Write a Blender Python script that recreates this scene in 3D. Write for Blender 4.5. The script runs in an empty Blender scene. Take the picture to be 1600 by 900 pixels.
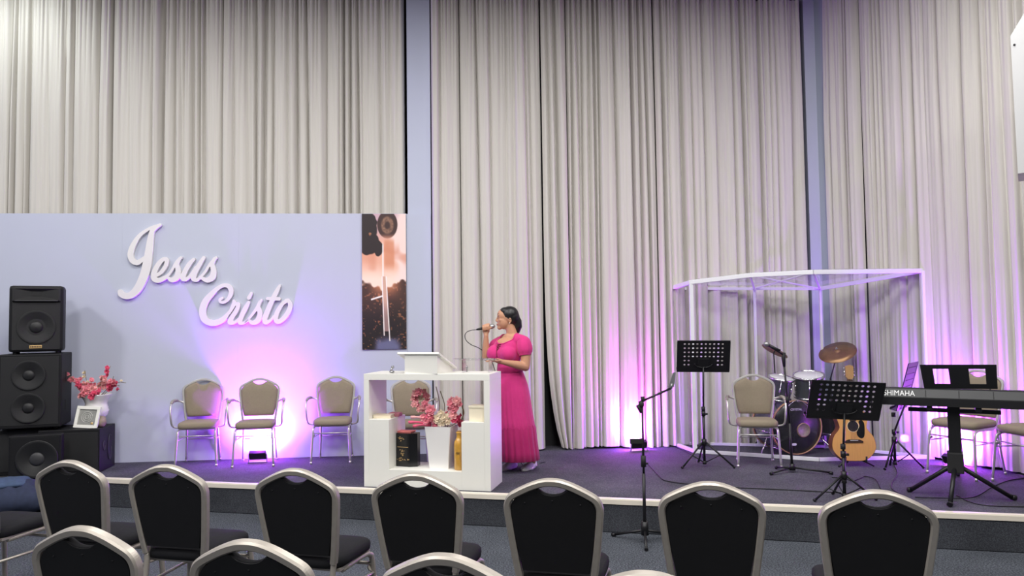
import bpy, bmesh, math, random
import numpy as np
from mathutils import Vector, Matrix, Quaternion
from mathutils.bvhtree import BVHTree
PI = math.pi
random.seed(7)
scn = bpy.context.scene
COL = scn.collection

# ---------------------------------------------------------------- camera
F = 1170.0
CZ = 1.68                      # eye height over the hall floor
SZ = 0.26                      # stage deck height
pitch = math.atan(54 / F); roll = -0.013
cam_data = bpy.data.cameras.new('camera')
cam_data.sensor_width = 36.0
cam_data.lens = F / 1600 * 36.0
cam_data.clip_end = 100
cam = bpy.data.objects.new('camera', cam_data)
COL.objects.link(cam)
CR = Matrix.Rotation(PI / 2 + pitch, 4, 'X') @ Matrix.Rotation(roll, 4, 'Z')
cam.matrix_world = Matrix.Translation((0, 0, CZ)) @ CR
scn.camera = cam

def ray(px, py):
    return CR.to_3x3() @ Vector(((px - 800) / F, -(py - 450) / F, -1))
def g(px, py, z=SZ):           # point of the horizontal plane z seen at that pixel
    d = ray(px, py); return Vector((0, 0, CZ)) + d * ((z - CZ) / d.z)
def at(px, py, Y):
    d = ray(px, py); return Vector((0, 0, CZ)) + d * (Y / d.y)

# ---------------------------------------------------------------- world, lights, exposure
scn.view_settings.view_transform = 'Standard'
scn.view_settings.look = 'None'
scn.view_settings.exposure = 0.0
scn.view_settings.gamma = 1.0
w = bpy.data.worlds.new('world'); scn.world = w; w.use_nodes = True
w.node_tree.nodes['Background'].inputs[0].default_value = (0.92, 0.95, 1.0, 1)
w.node_tree.nodes['Background'].inputs[1].default_value = 0.10

def light(kind, name, loc, target, energy, color=(1, 1, 1), size=1.0, size_y=None, spot=None, blend=1.0):
    d = bpy.data.lights.new(name, kind); d.energy = energy; d.color = color
    if kind == 'AREA':
        d.shape = 'RECTANGLE' if size_y else 'SQUARE'; d.size = size
        if size_y: d.size_y = size_y
    else:
        d.shadow_soft_size = size
    if kind == 'SPOT': d.spot_size = spot; d.spot_blend = blend
    o = bpy.data.objects.new(name, d); COL.objects.link(o); o.location = loc
    o.rotation_euler = (Vector(target) - Vector(loc)).to_track_quat('-Z', 'Y').to_euler()
    return o
NEUT = (1.0, 0.985, 0.965)
light('AREA', 'ceiling_lamp_light', (-6.3, 4.2, 4.9), (-4.2, 6.4, 1.8), 70, NEUT, 0.5)
for lx, ly, le in ((-2.6, 5.2, 100), (0.6, 5.2, 92), (3.2, 5.0, 85), (-3.2, 2.0, 155), (0.5, 2.0, 150), (4.2, 1.8, 115), (-2.2, -1.5, 140), (2.2, -1.5, 130)):
    light('AREA', 'ceiling_lamp_light', (lx, ly, 5.25), (lx, ly + .25, 0), le, NEUT, 0.9)
light('SPOT', 'curtain_spot_light', (-5.3, 7.0, 5.25), (-5.3, 7.7, 4.6), 58, (0.93, 1.0, 0.97), 0.12, spot=2.4)

# ---------------------------------------------------------------- mesh building
class MB:
    def __init__(s): s.v = []; s.f = []; s.m = []; s.sm = []
    def add(s, vs, fs, smooth=False, mi=0):
        o = len(s.v); s.v += [tuple(x) for x in vs]
        for f in fs:
            s.f.append([i + o for i in f]); s.m.append(mi); s.sm.append(smooth)
        return s
    def box(s, c, size, rot=None, bev=0.0, mi=0):
        bm = bmesh.new(); bmesh.ops.create_cube(bm, size=1)
        for v in bm.verts: v.co = Vector((v.co.x * size[0], v.co.y * size[1], v.co.z * size[2]))
        if bev > 0: bmesh.ops.bevel(bm, geom=bm.edges[:], offset=bev, segments=2, affect='EDGES', profile=0.6)
        R = rot if rot else Matrix.Identity(3)
        vs = [R @ v.co + Vector(c) for v in bm.verts]; bm.verts.index_update()
        fs = [[v.index for v in f.verts] for f in bm.faces]
        bm.free(); return s.add(vs, fs, False, mi)
    def b2(s, lo, hi, bev=0.0, mi=0):
        lo = Vector(lo); hi = Vector(hi); return s.box((lo + hi) / 2, hi - lo, None, bev, mi)
    def tube(s, pts, r, n=10, caps=True, mi=0, smooth=True):
        pts = [Vector(p) for p in pts]; N = len(pts)
        rs = r if isinstance(r, (list, tuple)) else [r] * N
        t = (pts[1] - pts[0]).normalized()
        up = Vector((0, 0, 1)) if abs(t.z) < 0.9 else Vector((1, 0, 0))
        nn = t.cross(up).normalized(); vs = []; fs = []
        for i, p in enumerate(pts):
            if i == 0: tt = pts[1] - pts[0]
            elif i == N - 1: tt = pts[-1] - pts[-2]
            else: tt = (pts[i + 1] - p).normalized() + (p - pts[i - 1]).normalized()
            tt.normalize()
            nn = (nn - tt * nn.dot(tt)).normalized(); bb = tt.cross(nn)
            for k in range(n):
                a = 2 * PI * k / n; vs.append(p + (nn * math.cos(a) + bb * math.sin(a)) * rs[i])
        for i in range(N - 1):
            for k in range(n):
                fs.append([i * n + k, i * n + (k + 1) % n, (i + 1) * n + (k + 1) % n, (i + 1) * n + k])
        s.add(vs, fs, smooth, mi)
        if caps:
            o = len(s.v) - N * n
            s.f.append([o + k for k in range(n)][::-1]); s.m.append(mi); s.sm.append(False)
            s.f.append([o + (N - 1) * n + k for k in range(n)]); s.m.append(mi); s.sm.append(False)
        return s
    def capsule(s, pts, rs, n=12):          # tube with round ends (closed, for remeshing)
        pts = [Vector(p) for p in pts]
        if not isinstance(rs, (list, tuple)): rs = [rs] * len(pts)
        P = []; R = []
        d = (pts[0] - pts[1]).normalized()
        for a in (80, 55, 28): P.append(pts[0] + d * rs[0] * math.sin(math.radians(a))); R.append(rs[0] * math.cos(math.radians(a)))
        P += pts; R += list(rs)
        d = (pts[-1] - pts[-2]).normalized()
        for a in (28, 55, 80): P.append(pts[-1] + d * rs[-1] * math.sin(math.radians(a))); R.append(rs[-1] * math.cos(math.radians(a)))
        return s.tube(P, R, n)
    def sweep(s, pts, normal, prof, closed=False, mi=0, smooth=False):
        """pts in a plane with the given normal; prof = [(along normal, across)]"""
        pts = [Vector(p) for p in pts]; nv = Vector(normal).normalized(); N = len(pts); n = len(prof); vs = []; fs = []
        for i, p in enumerate(pts):
            a = pts[i - 1] if (i or closed) else p
            b = pts[(i + 1) % N] if (i < N - 1 or closed) else p
            t = (b - a).normalized(); bb = t.cross(nv).normalized()
            for (u, q) in prof: vs.append(p + nv * u + bb * q)
        for i in range(N if closed else N - 1):
            j = (i + 1) % N
            for k in range(n): fs.append([i * n + k, i * n + (k + 1) % n, j * n + (k + 1) % n, j * n + k])
        if not closed:
            fs.append(list(range(n))[::-1]); fs.append([(N - 1) * n + k for k in range(n)])
        return s.add(vs, fs, smooth, mi)
    def loft(s, rings, caps=True, smooth=True, mi=0):
        n = len(rings[0]); vs = [p for r in rings for p in r]; fs = []
        for i in range(len(rings) - 1):
            for k in range(n): fs.append([i * n + k, i * n + (k + 1) % n, (i + 1) * n + (k + 1) % n, (i + 1) * n + k])
        s.add(vs, fs, smooth, mi)
        if caps:
            o = len(s.v) - len(vs)
            s.f.append([o + k for k in range(n)][::-1]); s.m.append(mi); s.sm.append(False)
            s.f.append([o + (len(rings) - 1) * n + k for k in range(n)]); s.m.append(mi); s.sm.append(False)
        return s
    def lathe(s, prof, n=24, c=(0, 0, 0), R=None, caps=True, mi=0, smooth=True):
        R = R or Matrix.Identity(3); c = Vector(c)
        return s.loft([[c + R @ Vector((r * math.cos(2 * PI * k / n), r * math.sin(2 * PI * k / n), z)) for k in range(n)] for r, z in prof], caps, smooth, mi)
    def ball(s, c, r, R=None, n=14, mi=0):
        if not isinstance(r, (tuple, list)): r = (r, r, r)
        R = R or Matrix.Identity(3); c = Vector(c); rings = []
        for i in range(1, n):
            ph = PI * i / n
            rings.append([c + R @ Vector((r[0] * math.sin(ph) * math.cos(2 * PI * k / (n + 4)), r[1] * math.sin(ph) * math.sin(2 * PI * k / (n + 4)), -r[2] * math.cos(ph))) for k in range(n + 4)])
        return s.loft(rings, True, True, mi)
    def prism(s, poly, y0, y1, M=None, mi=0):   # poly in x,z ; extruded in y
        M = M or Matrix.Identity(4); n = len(poly)
        vs = [M @ Vector((x, y0, z)) for x, z in poly] + [M @ Vector((x, y1, z)) for x, z in poly]
        fs = [list(range(n)), list(range(n, 2 * n))[::-1]] + [[(i + 1) % n, i, i + n, (i + 1) % n + n] for i in range(n)]
        return s.add(vs, fs, False, mi)
    def mesh(s, name='mesh'):
        me = bpy.data.meshes.new(name); me.from_pydata(s.v, [], s.f)
        me.polygons.foreach_set('material_index', s.m); me.polygons.foreach_set('use_smooth', s.sm)
        me.update(); return me
    def build(s, name, mats, parent=None, loc=None, fix=True):
        me = s.mesh(name)
        if fix:
            bm = bmesh.new(); bm.from_mesh(me); bmesh.ops.recalc_face_normals(bm, faces=bm.faces[:]); bm.to_mesh(me); bm.free()
        return obj(name, me, mats, parent, loc)

def obj(name, me, mats, parent=None, loc=None):
    if not isinstance(mats, (list, tuple)): mats = [mats]
    for m in mats: me.materials.append(m)
    o = bpy.data.objects.new(name, me); COL.objects.link(o)
    if parent: o.parent = parent
    if loc: o.location = loc
    return o
def tag(o, label, cat, group=None):
    o['label'] = label; o['category'] = cat
    if group: o['group'] = group
    return o
def struct(o): o['kind'] = 'structure'; return o
def empty(name, loc, rz=0, label=None, cat=None, group=None):
    o = bpy.data.objects.new(name, None); COL.objects.link(o); o.empty_display_size = 0.1
    o.location = loc; o.rotation_euler = (0, 0, rz)
    if label: tag(o, label, cat, group)
    return o
def copy_tree(o, parent=None):
    c = o.copy(); COL.objects.link(c); c.parent = parent
    for ch in list(o.children): copy_tree(ch, c)
    return c
def remesh(mb, voxel, smooth=4):
    o = obj('temp', mb.mesh('temp'), [])
    m = o.modifiers.new('r', 'REMESH'); m.mode = 'VOXEL'; m.voxel_size = voxel; m.use_smooth_shade = True
    if smooth: k = o.modifiers.new('s', 'SMOOTH'); k.factor = 0.5; k.iterations = smooth
    dg = bpy.context.evaluated_depsgraph_get(); dg.update()
    me = bpy.data.meshes.new_from_object(o.evaluated_get(dg))
    bpy.data.objects.remove(o)
    me.polygons.foreach_set('use_smooth', [True] * len(me.polygons)); return me
def spline(pts, k=6):
    pts = [Vector(p) for p in pts]; out = []
    P = [pts[0] * 2 - pts[1]] + pts + [pts[-1] * 2 - pts[-2]]
    for i in range(1, len(P) - 2):
        a, b, c, d = P[i - 1:i + 3]
        for j in range(k):
            t = j / k
            out.append(0.5 * ((2 * b) + (c - a) * t + (2 * a - 5 * b + 4 * c - d) * t * t + (3 * b - a - 3 * c + d) * t ** 3))
    out.append(pts[-1]); return out
def axes(u, v):        # rotation with x->u, z->v (v made perpendicular)
    u = Vector(u).normalized(); v = Vector(v); v = (v - u * v.dot(u)).normalized(); y = v.cross(u)
    return Matrix((u, y, v)).transposed()
def text_mesh(body, size, depth=0.001):
    c = bpy.data.curves.new('text', 'FONT'); c.body = body; c.size = size; c.extrude = depth
    c.align_x = 'CENTER'; c.align_y = 'CENTER'
    o = bpy.data.objects.new('t', c); COL.objects.link(o)
    dg = bpy.context.evaluated_depsgraph_get(); dg.update()
    me = bpy.data.meshes.new_from_object(o.evaluated_get(dg)); bpy.data.objects.remove(o); return me

# ---------------------------------------------------------------- materials
def mat(name, col, rough=0.6, metal=0.0, var=0.12, scale=12.0, bump=0.0, bscale=200.0, spec=0.5, stretch=None, sheen=0.0, coat=0.0, trans=0.0):
    m = bpy.data.materials.new(name); m.use_nodes = True; nt = m.node_tree; N = nt.nodes; L = nt.links
    b = N['Principled BSDF']
    tc = N.new('ShaderNodeTexCoord'); mp = N.new('ShaderNodeMapping'); L.new(tc.outputs['Object'], mp.inputs[0])
    if stretch: mp.inputs['Scale'].default_value = stretch
    nz = N.new('ShaderNodeTexNoise'); nz.inputs['Scale'].default_value = scale; nz.inputs['Detail'].default_value = 4
    L.new(mp.outputs[0], nz.inputs[0])
    cr = N.new('ShaderNodeMix'); cr.data_type = 'RGBA'
    L.new(nz.outputs[0], cr.inputs[0])
    cr.inputs[6].default_value = tuple(c * (1 - var) for c in col) + (1,)
    cr.inputs[7].default_value = tuple(min(1, c * (1 + var)) for c in col) + (1,)
    L.new(cr.outputs[2], b.inputs['Base Color'])
    b.inputs['Roughness'].default_value = rough; b.inputs['Metallic'].default_value = metal
    b.inputs['Specular IOR Level'].default_value = spec
    b.inputs['Sheen Weight'].default_value = sheen; b.inputs['Coat Weight'].default_value = coat
    b.inputs['Transmission Weight'].default_value = trans
    if bump:
        n2 = N.new('ShaderNodeTexNoise'); n2.inputs['Scale'].default_value = bscale; n2.inputs['Detail'].default_value = 3
        L.new(mp.outputs[0], n2.inputs[0])
        bp = N.new('ShaderNodeBump'); bp.inputs['Strength'].default_value = bump; bp.inputs['Distance'].default_value = 0.002
        L.new(n2.outputs[0], bp.inputs['Height']); L.new(bp.outputs[0], b.inputs['Normal'])
    return m
def speckle(name, c0, c1, scale, rough=0.95, var2=0.25):
    m = mat(name, c0, rough, bump=0.6, bscale=scale, spec=0.15); nt = m.node_tree; N = nt.nodes; L = nt.links
    tc = N.new('ShaderNodeTexCoord')
    n = N.new('ShaderNodeTexNoise'); n.inputs['Scale'].default_value = scale; n.inputs['Detail'].default_value = 2
    n3 = N.new('ShaderNodeTexNoise'); n3.inputs['Scale'].default_value = 2.2; n3.inputs['Detail'].default_value = 5
    L.new(tc.outputs['Object'], n.inputs[0]); L.new(tc.outputs['Object'], n3.inputs[0])
    r = N.new('ShaderNodeValToRGB'); r.color_ramp.elements[0].position = 0.42; r.color_ramp.elements[1].position = 0.64
    r.color_ramp.elements[0].color = c0 + (1,); r.color_ramp.elements[1].color = c1 + (1,)
    L.new(n.outputs[0], r.inputs[0])
    mx = N.new('ShaderNodeMix'); mx.data_type = 'RGBA'; mx.blend_type = 'MULTIPLY'; mx.inputs[0].default_value = 1.0
    rr = N.new('ShaderNodeMapRange'); rr.inputs[1].default_value = 0.3; rr.inputs[2].default_value = 0.7; rr.inputs[3].default_value = 1 - var2; rr.inputs[4].default_value = 1 + var2
    L.new(n3.outputs[0], rr.inputs[0]); L.new(r.outputs[0], mx.inputs[6]); L.new(rr.outputs[0], mx.inputs[7])
    L.new(mx.outputs[2], N['Principled BSDF'].inputs['Base Color']); return m
def glass(name, tint=(0.93, 0.95, 0.97), refl=0.08, extra=0.0):
    m = bpy.data.materials.new(name); m.use_nodes = True; nt = m.node_tree; N = nt.nodes; L = nt.links
    N.remove(N['Principled BSDF']); out = N['Material Output']
    t = N.new('ShaderNodeBsdfTransparent'); t.inputs[0].default_value = tint + (1,)
    gl = N.new('ShaderNodeBsdfGlossy'); gl.inputs['Roughness'].default_value = 0.04
    df = N.new('ShaderNodeBsdfDiffuse'); df.inputs[0].default_value = (0.75, 0.76, 0.8, 1)
    lw = N.new('ShaderNodeLayerWeight'); lw.inputs[0].default_value = 0.5; fr = N.new('ShaderNodeMath'); fr.operation = 'POWER'; fr.inputs[1].default_value = 4.5; L.new(lw.outputs[1], fr.inputs[0])
    nz = N.new('ShaderNodeTexNoise'); nz.inputs['Scale'].default_value = 3.0
    mr = N.new('ShaderNodeMapRange'); mr.inputs[3].default_value = refl * 0.5; mr.inputs[4].default_value = refl * 1.5
    L.new(nz.outputs[0], mr.inputs[0])
    ad = N.new('ShaderNodeMath'); ad.operation = 'MAXIMUM'; L.new(fr.outputs[0], ad.inputs[0]); L.new(mr.outputs[0], ad.inputs[1])
    ms = N.new('ShaderNodeMixShader'); L.new(ad.outputs[0], ms.inputs[0]); L.new(t.outputs[0], ms.inputs[1]); L.new(gl.outputs[0], ms.inputs[2])
    m2 = N.new('ShaderNodeMixShader'); m2.inputs[0].default_value = extra; L.new(ms.outputs[0], m2.inputs[1]); L.new(df.outputs[0], m2.inputs[2])
    L.new(m2.outputs[0], out.inputs[0]); return m
def emit(name, col, s):
    m = bpy.data.materials.new(name); m.use_nodes = True; b = m.node_tree.nodes['Principled BSDF']
    b.inputs['Emission Color'].default_value = col + (1,); b.inputs['Emission Strength'].default_value = s; return m

M = dict(
 curtain=mat('curtain_cloth', (0.61, 0.582, 0.54), 0.8, var=0.10, scale=5, stretch=(14, 14, 0.25), bump=0.25, bscale=60, spec=0.25, sheen=0.25),
 panel=mat('lavender_paint', (0.52, 0.545, 0.66), 0.55, var=0.02, scale=3, spec=0.3),
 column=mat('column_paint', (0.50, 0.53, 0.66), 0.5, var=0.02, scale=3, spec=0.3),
 column_shaded=mat('shaded_column_paint', (0.30, 0.33, 0.42), 0.5, var=0.03, scale=3),  # column colour darkened, shade of the side face put into the paint
 back=mat('dark_wall', (0.02, 0.02, 0.022), 0.9),
 ceiling=mat('dark_ceiling', (0.16, 0.11, 0.115), 0.9),
 carpet=speckle('stage_carpet', (0.050, 0.048, 0.064), (0.100, 0.098, 0.122), 110),
 riser=speckle('riser_carpet', (0.034, 0.036, 0.043), (0.064, 0.069, 0.08), 150),
 floor=speckle('hall_carpet', (0.035, 0.038, 0.048), (0.10, 0.112, 0.13), 90, var2=0.15),
 trim=mat('cream_edge_strip', (0.72, 0.66, 0.56), 0.4, var=0.05),
 letter=mat('letter_white', (0.78, 0.76, 0.75), 0.5, var=0.03),
 alu=mat('brushed_champagne_metal', (0.40, 0.365, 0.32), 0.42, 0.55, var=0.1, scale=30),
 alu_light=mat('bright_chair_metal', (0.66, 0.64, 0.62), 0.35, 0.7, var=0.06, scale=30),
 chrome=mat('chrome', (0.75, 0.75, 0.78), 0.18, 1.0, var=0.03),
 black_fab=mat('black_upholstery', (0.010, 0.010, 0.012), 0.85, var=0.25, scale=60, bump=0.3, bscale=400, spec=0.2),
 black_back=mat('black_vinyl', (0.0075, 0.0075, 0.0085), 0.6, var=0.15, scale=20, spec=0.25),
 beige_fab=mat('taupe_upholstery', (0.27, 0.225, 0.165), 0.85, var=0.10, scale=60, bump=0.3, bscale=500, spec=0.2),
 black_metal=mat('black_metal', (0.012, 0.012, 0.014), 0.4, 0.3, var=0.2, spec=0.5),
 black_plastic=mat('black_plastic', (0.0055, 0.0055, 0.007), 0.6, var=0.2, spec=0.3),
 grille=mat('speaker_grille', (0.007, 0.007, 0.008), 0.6, var=0.4, scale=300, bump=0.8, bscale=700),
 cone=mat('speaker_cone', (0.009, 0.009, 0.010), 0.5, var=0.1),
 cone_cap=mat('speaker_cap', (0.030, 0.030, 0.033), 0.5, var=0.1),
 white=mat('white_laminate', (0.80, 0.79, 0.73), 0.4, var=0.015, scale=4),
 white_gloss=mat('white_ceramic', (0.82, 0.80, 0.78), 0.15, var=0.02, coat=0.4),
 white_frame=mat('white_painted_tube', (0.80, 0.80, 0.84), 0.35, var=0.03),
 cream=mat('cream_board', (0.82, 0.74, 0.56), 0.6, var=0.04, scale=8),
 acrylic=glass('clear_acrylic', (0.98, 0.98, 0.99), 0.03, 0.025),
 shield=glass('shield_acrylic', (0.985, 0.988, 0.99), 0.015, 0.006),
 shield_roof=glass('shield_roof_acrylic', (0.98, 0.985, 0.99), 0.06, 0.07),
 pink=mat('pink_dress_cloth', (0.60, 0.035, 0.20), 0.8, var=0.08, scale=25, bump=0.3, bscale=300, sheen=0.2, spec=0.2),
 pink_deep=mat('raspberry_skirt_cloth', (0.42, 0.018, 0.13), 0.8, var=0.08, scale=25, bump=0.3, bscale=300, sheen=0.2, spec=0.2),
 lace=mat('dark_lace', (0.20, 0.02, 0.05), 0.8, var=0.6, scale=200),
 skin=mat('skin', (0.52, 0.27, 0.165), 0.5, var=0.06, scale=20, spec=0.35),
 lip=mat('lips', (0.38, 0.08, 0.07), 0.4), brow=mat('brow_hair', (0.03, 0.018, 0.013), 0.8),
 hair=mat('black_hair', (0.008, 0.007, 0.008), 0.38, var=0.4, scale=30, stretch=(1, 6, 1), bump=0.4, bscale=120),
 eye=mat('eye_white', (0.7, 0.68, 0.66), 0.2), iris=mat('iris', (0.02, 0.012, 0.01), 0.2),
 nail=mat('nails', (0.62, 0.36, 0.30), 0.3),
 shoe=mat('white_canvas', (0.78, 0.76, 0.76), 0.7, var=0.05, bump=0.2), shoe_pink=mat('pale_pink_trim', (0.72, 0.38, 0.46), 0.7),
 flower=mat('pink_petals', (0.90, 0.27, 0.33), 0.7, var=0.35, scale=40), flower_lt=mat('salmon_petals', (0.92, 0.42, 0.42), 0.7, var=0.25, scale=40),
 flower_deep=mat('deep_pink_petals', (0.75, 0.10, 0.20), 0.7, var=0.3, scale=40), flower_cream=mat('cream_petals', (0.80, 0.68, 0.50), 0.7, var=0.15, scale=30),
 stem=mat('dry_stem', (0.20, 0.15, 0.08), 0.8),
 gold=mat('gold_foil', (0.75, 0.50, 0.22), 0.35, 0.6, var=0.3, scale=90), brass=mat('aged_bronze', (0.30, 0.17, 0.085), 0.38, 0.85, var=0.35, scale=14),
 amber=mat('amber_bottle', (0.62, 0.33, 0.05), 0.25, var=0.3, scale=18, coat=0.5, stretch=(3, 3, 0.7)), ink=mat('dark_print', (0.05, 0.03, 0.02), 0.6),
 spruce=mat('guitar_top_wood', (0.66, 0.34, 0.12), 0.3, var=0.14, scale=6, stretch=(30, 1, 1.2), coat=0.3),
 mahog=mat('guitar_side_wood', (0.14, 0.05, 0.022), 0.35, var=0.2), rose=mat('rosewood', (0.035, 0.018, 0.012), 0.5),
 drum_head=mat('black_drumhead', (0.011, 0.011, 0.012), 0.22, var=0.1), drum_shell=mat('smoky_drum_shell', (0.05, 0.055, 0.065), 0.12, var=0.3, coat=0.6),
 hoop=mat('wood_hoop', (0.42, 0.24, 0.11), 0.4, var=0.15), drum_white=mat('white_drumhead', (0.72, 0.72, 0.72), 0.5),
 skin_port=mat('brown_marbled_port', (0.24, 0.20, 0.15), 0.4, var=0.7, scale=45),
 denim=mat('denim', (0.022, 0.030, 0.065), 0.9, var=0.35, scale=25, bump=0.6, bscale=350),
 denim_lt=mat('faded_denim', (0.05, 0.08, 0.15), 0.9, var=0.3, scale=25, bump=0.6, bscale=350),
 key_grey=mat('keyboard_grey', (0.026, 0.027, 0.029), 0.45, var=0.1), print=mat('white_print', (0.75, 0.75, 0.75), 0.5, var=0.03),
 rubber=mat('black_rubber', (0.008, 0.008, 0.009), 0.7), tan_book=mat('pale_book_cover', (0.74, 0.64, 0.48), 0.6, var=0.1),
 rose_book=mat('mauve_book_cover', (0.42, 0.14, 0.18), 0.6, var=0.3, scale=40), coral=mat('coral_cover', (0.80, 0.22, 0.20), 0.6, var=0.15),
 wall_unit=mat('white_enamel', (0.50, 0.50, 0.50), 0.35, var=0.02), steel=mat('grey_steel', (0.35, 0.35, 0.36), 0.4, 0.8),
 rock=mat('brown_rock', (0.28, 0.22, 0.17), 0.8, var=0.5, scale=30),
 led=emit('led_lens', (0.9, 0.45, 1.0), 12.0),
)
# ---------------------------------------------------------------- hall shell and stage
# edge of the stage, back wall and right wall as vertical planes through floor points
E0 = g(170, 748); E1 = g(1600, 806); ed = (E1 - E0).normalized(); en = Vector((-ed.y, ed.x, 0))
P0 = g(175, 724.5); P1 = g(570, 713); pd = (P1 - P0).normalized(); P0 = P0 + Vector((-pd.y, pd.x, 0)) * .05; pn = Vector((pd.y, -pd.x, 0))   # pn points into the room
def on_plane(px, py, O, n):
    d = ray(px, py); C0 = Vector((0, 0, CZ)); return C0 + d * ((O - C0).dot(n) / d.dot(n))
W0 = P0 - pn * 0.29                                    # wall behind the curtains
def onwall(px, py, off=0.0): return on_plane(px, py, P0 + pn * off, pn)
R0 = g(1457, 717); R1 = g(1600, 741); rd = (R1 - R0).normalized(); rn = Vector((rd.y, -rd.x, 0))
if rn.x > 0: rn = -rn
def onright(px, py, off=0.0): return on_plane(px, py, R0 + rn * off, rn)
CE = 5.75
def wallslab(name, a, b, n, z0, z1, th, m):
    mb = MB(); a = Vector(a); b = Vector(b); n = Vector(n)
    vs = [a, b, b - n * th, a - n * th]
    mb.add([(p.x, p.y, z0) for p in vs] + [(p.x, p.y, z1) for p in vs], [[0, 1, 2, 3], [7, 6, 5, 4], [0, 4, 5, 1], [1, 5, 6, 2], [2, 6, 7, 3], [3, 7, 4, 0]])
    return mb.build(name, m)
# wall/right wall meeting point
def isect(p, d, q, e):
    den = d.x * e.y - d.y * e.x; t = ((q.x - p.x) * e.y - (q.y - p.y) * e.x) / den; return p + d * t
cor = isect(W0, pd, R0 - rn * 0.2, rd)
struct(wallslab('wall_back', W0 - pd * 5, cor + pd * 0.2, pn, 0, CE, 0.1, M['back']))
struct(wallslab('wall_right', cor, cor + rd * 13, rn, 0, CE, 0.1, M['back']))
struct(wallslab('wall_left', (-7.2, -4, 0), (-7.2, 9, 0), Vector((1, 0, 0)), 0, CE, 0.1, M['panel']))
struct(MB().b2((-8, -5, -0.1), (9.5, 10, 0)).build('floor', M['floor']))
struct(MB().b2((-8, -5, CE), (9.5, 10, CE + 0.1)).build('ceiling', M['ceiling']))
# stage platform
A = E0 - ed * 3.0; B = E1 + ed * 2.2
mb = MB(); q = [A, B, cor + rd * 3.6 - rn * 0.0, cor, W0 - pd * 3.0]
q = [Vector((p.x, p.y, 0)) for p in q]
n = len(q)
mb.add([(p.x, p.y, 0) for p in q] + [(p.x, p.y, SZ) for p in q], [list(range(n))[::-1], list(range(n, 2 * n))] + [[i, (i + 1) % n, (i + 1) % n + n, i + n] for i in range(n)])
stage = struct(mb.build('stage_platform', M['carpet']))
mb = MB(); mb.box(((A + B) / 2) .lerp((A + B) / 2, 0) + Vector((0, 0, SZ / 2 - SZ)) - en * 0.006, ((B - A).length, 0.012, SZ - 0.012), axes(ed, (0, 0, 1)))
mb.build('riser_facing', M['riser'], stage)
mb = MB(); c0 = (A + B) / 2
mb.box(Vector((c0.x, c0.y, SZ + 0.002)) + en * 0.012, ((B - A).length, 0.05, 0.008), axes(ed, (0, 0, 1)), 0.002)
mb.box(Vector((c0.x, c0.y, SZ - 0.018)) - en * 0.017, ((B - A).length, 0.008, 0.038), axes(ed, (0, 0, 1)), 0.002)
mb.build('edge_strip', M['trim'], stage)

# backdrop wall panels
ztop = onwall(300, 333.5).z
def board(name, s0, s1, z1, off, th, label=None):
    mb = MB(); c = P0 + pd * ((s0 + s1) / 2) + pn * (off - th / 2)
    mb.box((c.x, c.y, (SZ + z1) / 2), (s1 - s0, th, z1 - SZ), axes(pd, (0, 0, 1)), 0.0)
    return mb
sw = lambda px, py=500: (onwall(px, py) - P0).dot(pd)
back = empty('backdrop_partition', P0 - pd * 1.2, 0, 'pale lavender partition wall behind the armchairs, carrying lettering and picture', 'partition')
back['kind'] = 'structure'
for k in ('label', 'category'): del back[k]
inv = Matrix.Translation(-back.location)
def put(mb, name, m, root):
    mb.v = [tuple(Vector(p) - root.location) for p in mb.v]; return mb.build(name, m, root)
edges = [sw(-260), sw(-20), sw(190, 520), sw(372, 520), sw(563), sw(636)]
for a, b in zip(edges[:-1], edges[1:]): put(board('b', a + 0.0002, b - 0.0002, ztop, 0, 0.018), 'wall_board', M['panel'], back)
put(board('b', sw(636) + 0.001, sw(674), ztop - 0.004, -0.002, 0.018), 'wall_board', M['column'], back)
put(board('b', edges[0], edges[-1], ztop - 0.01, -0.02, 0.05), 'stud_frame', M['back'], back)
# columns
def column(name, pa, pb, m, off, depth):
    a = onwall(pa, 250, off); b = onwall(pb, 250, off); mb = MB()
    c = (a + b) / 2 - pn * depth / 2; mb.box((c.x, c.y, (CE + SZ) / 2), ((a - b).length, depth, CE - SZ), axes(pd, (0, 0, 1)), 0.004)
    return struct(mb.build(name, m))
column('column_middle', 636.5, 673, M['column'], -0.024, 0.16)
a = onwall(1262, 250, -0.02); b = onwall(1279, 250, -0.02); r_ = onright(1296, 250, 0.0)
mb = MB(); pts = [a, b, r_, r_ - rn * 0.15 - rd * 0.1, a - pn * 0.19]
nn = len(pts)
mb.add([(p.x, p.y, SZ) for p in pts] + [(p.x, p.y, CE) for p in pts], [list(range(nn)), list(range(nn, 2 * nn))[::-1]] + [[i, (i + 1) % nn, (i + 1) % nn + nn, i + nn] for i in range(nn)])
o = mb.build('column_corner', [M['column'], M['column_shaded']]); struct(o)
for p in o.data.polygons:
    if (p.center.x > b.x - .02) and abs(p.normal.z) < .5: p.material_index = 1  # faces right of the edge take the painted-in shade

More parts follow.
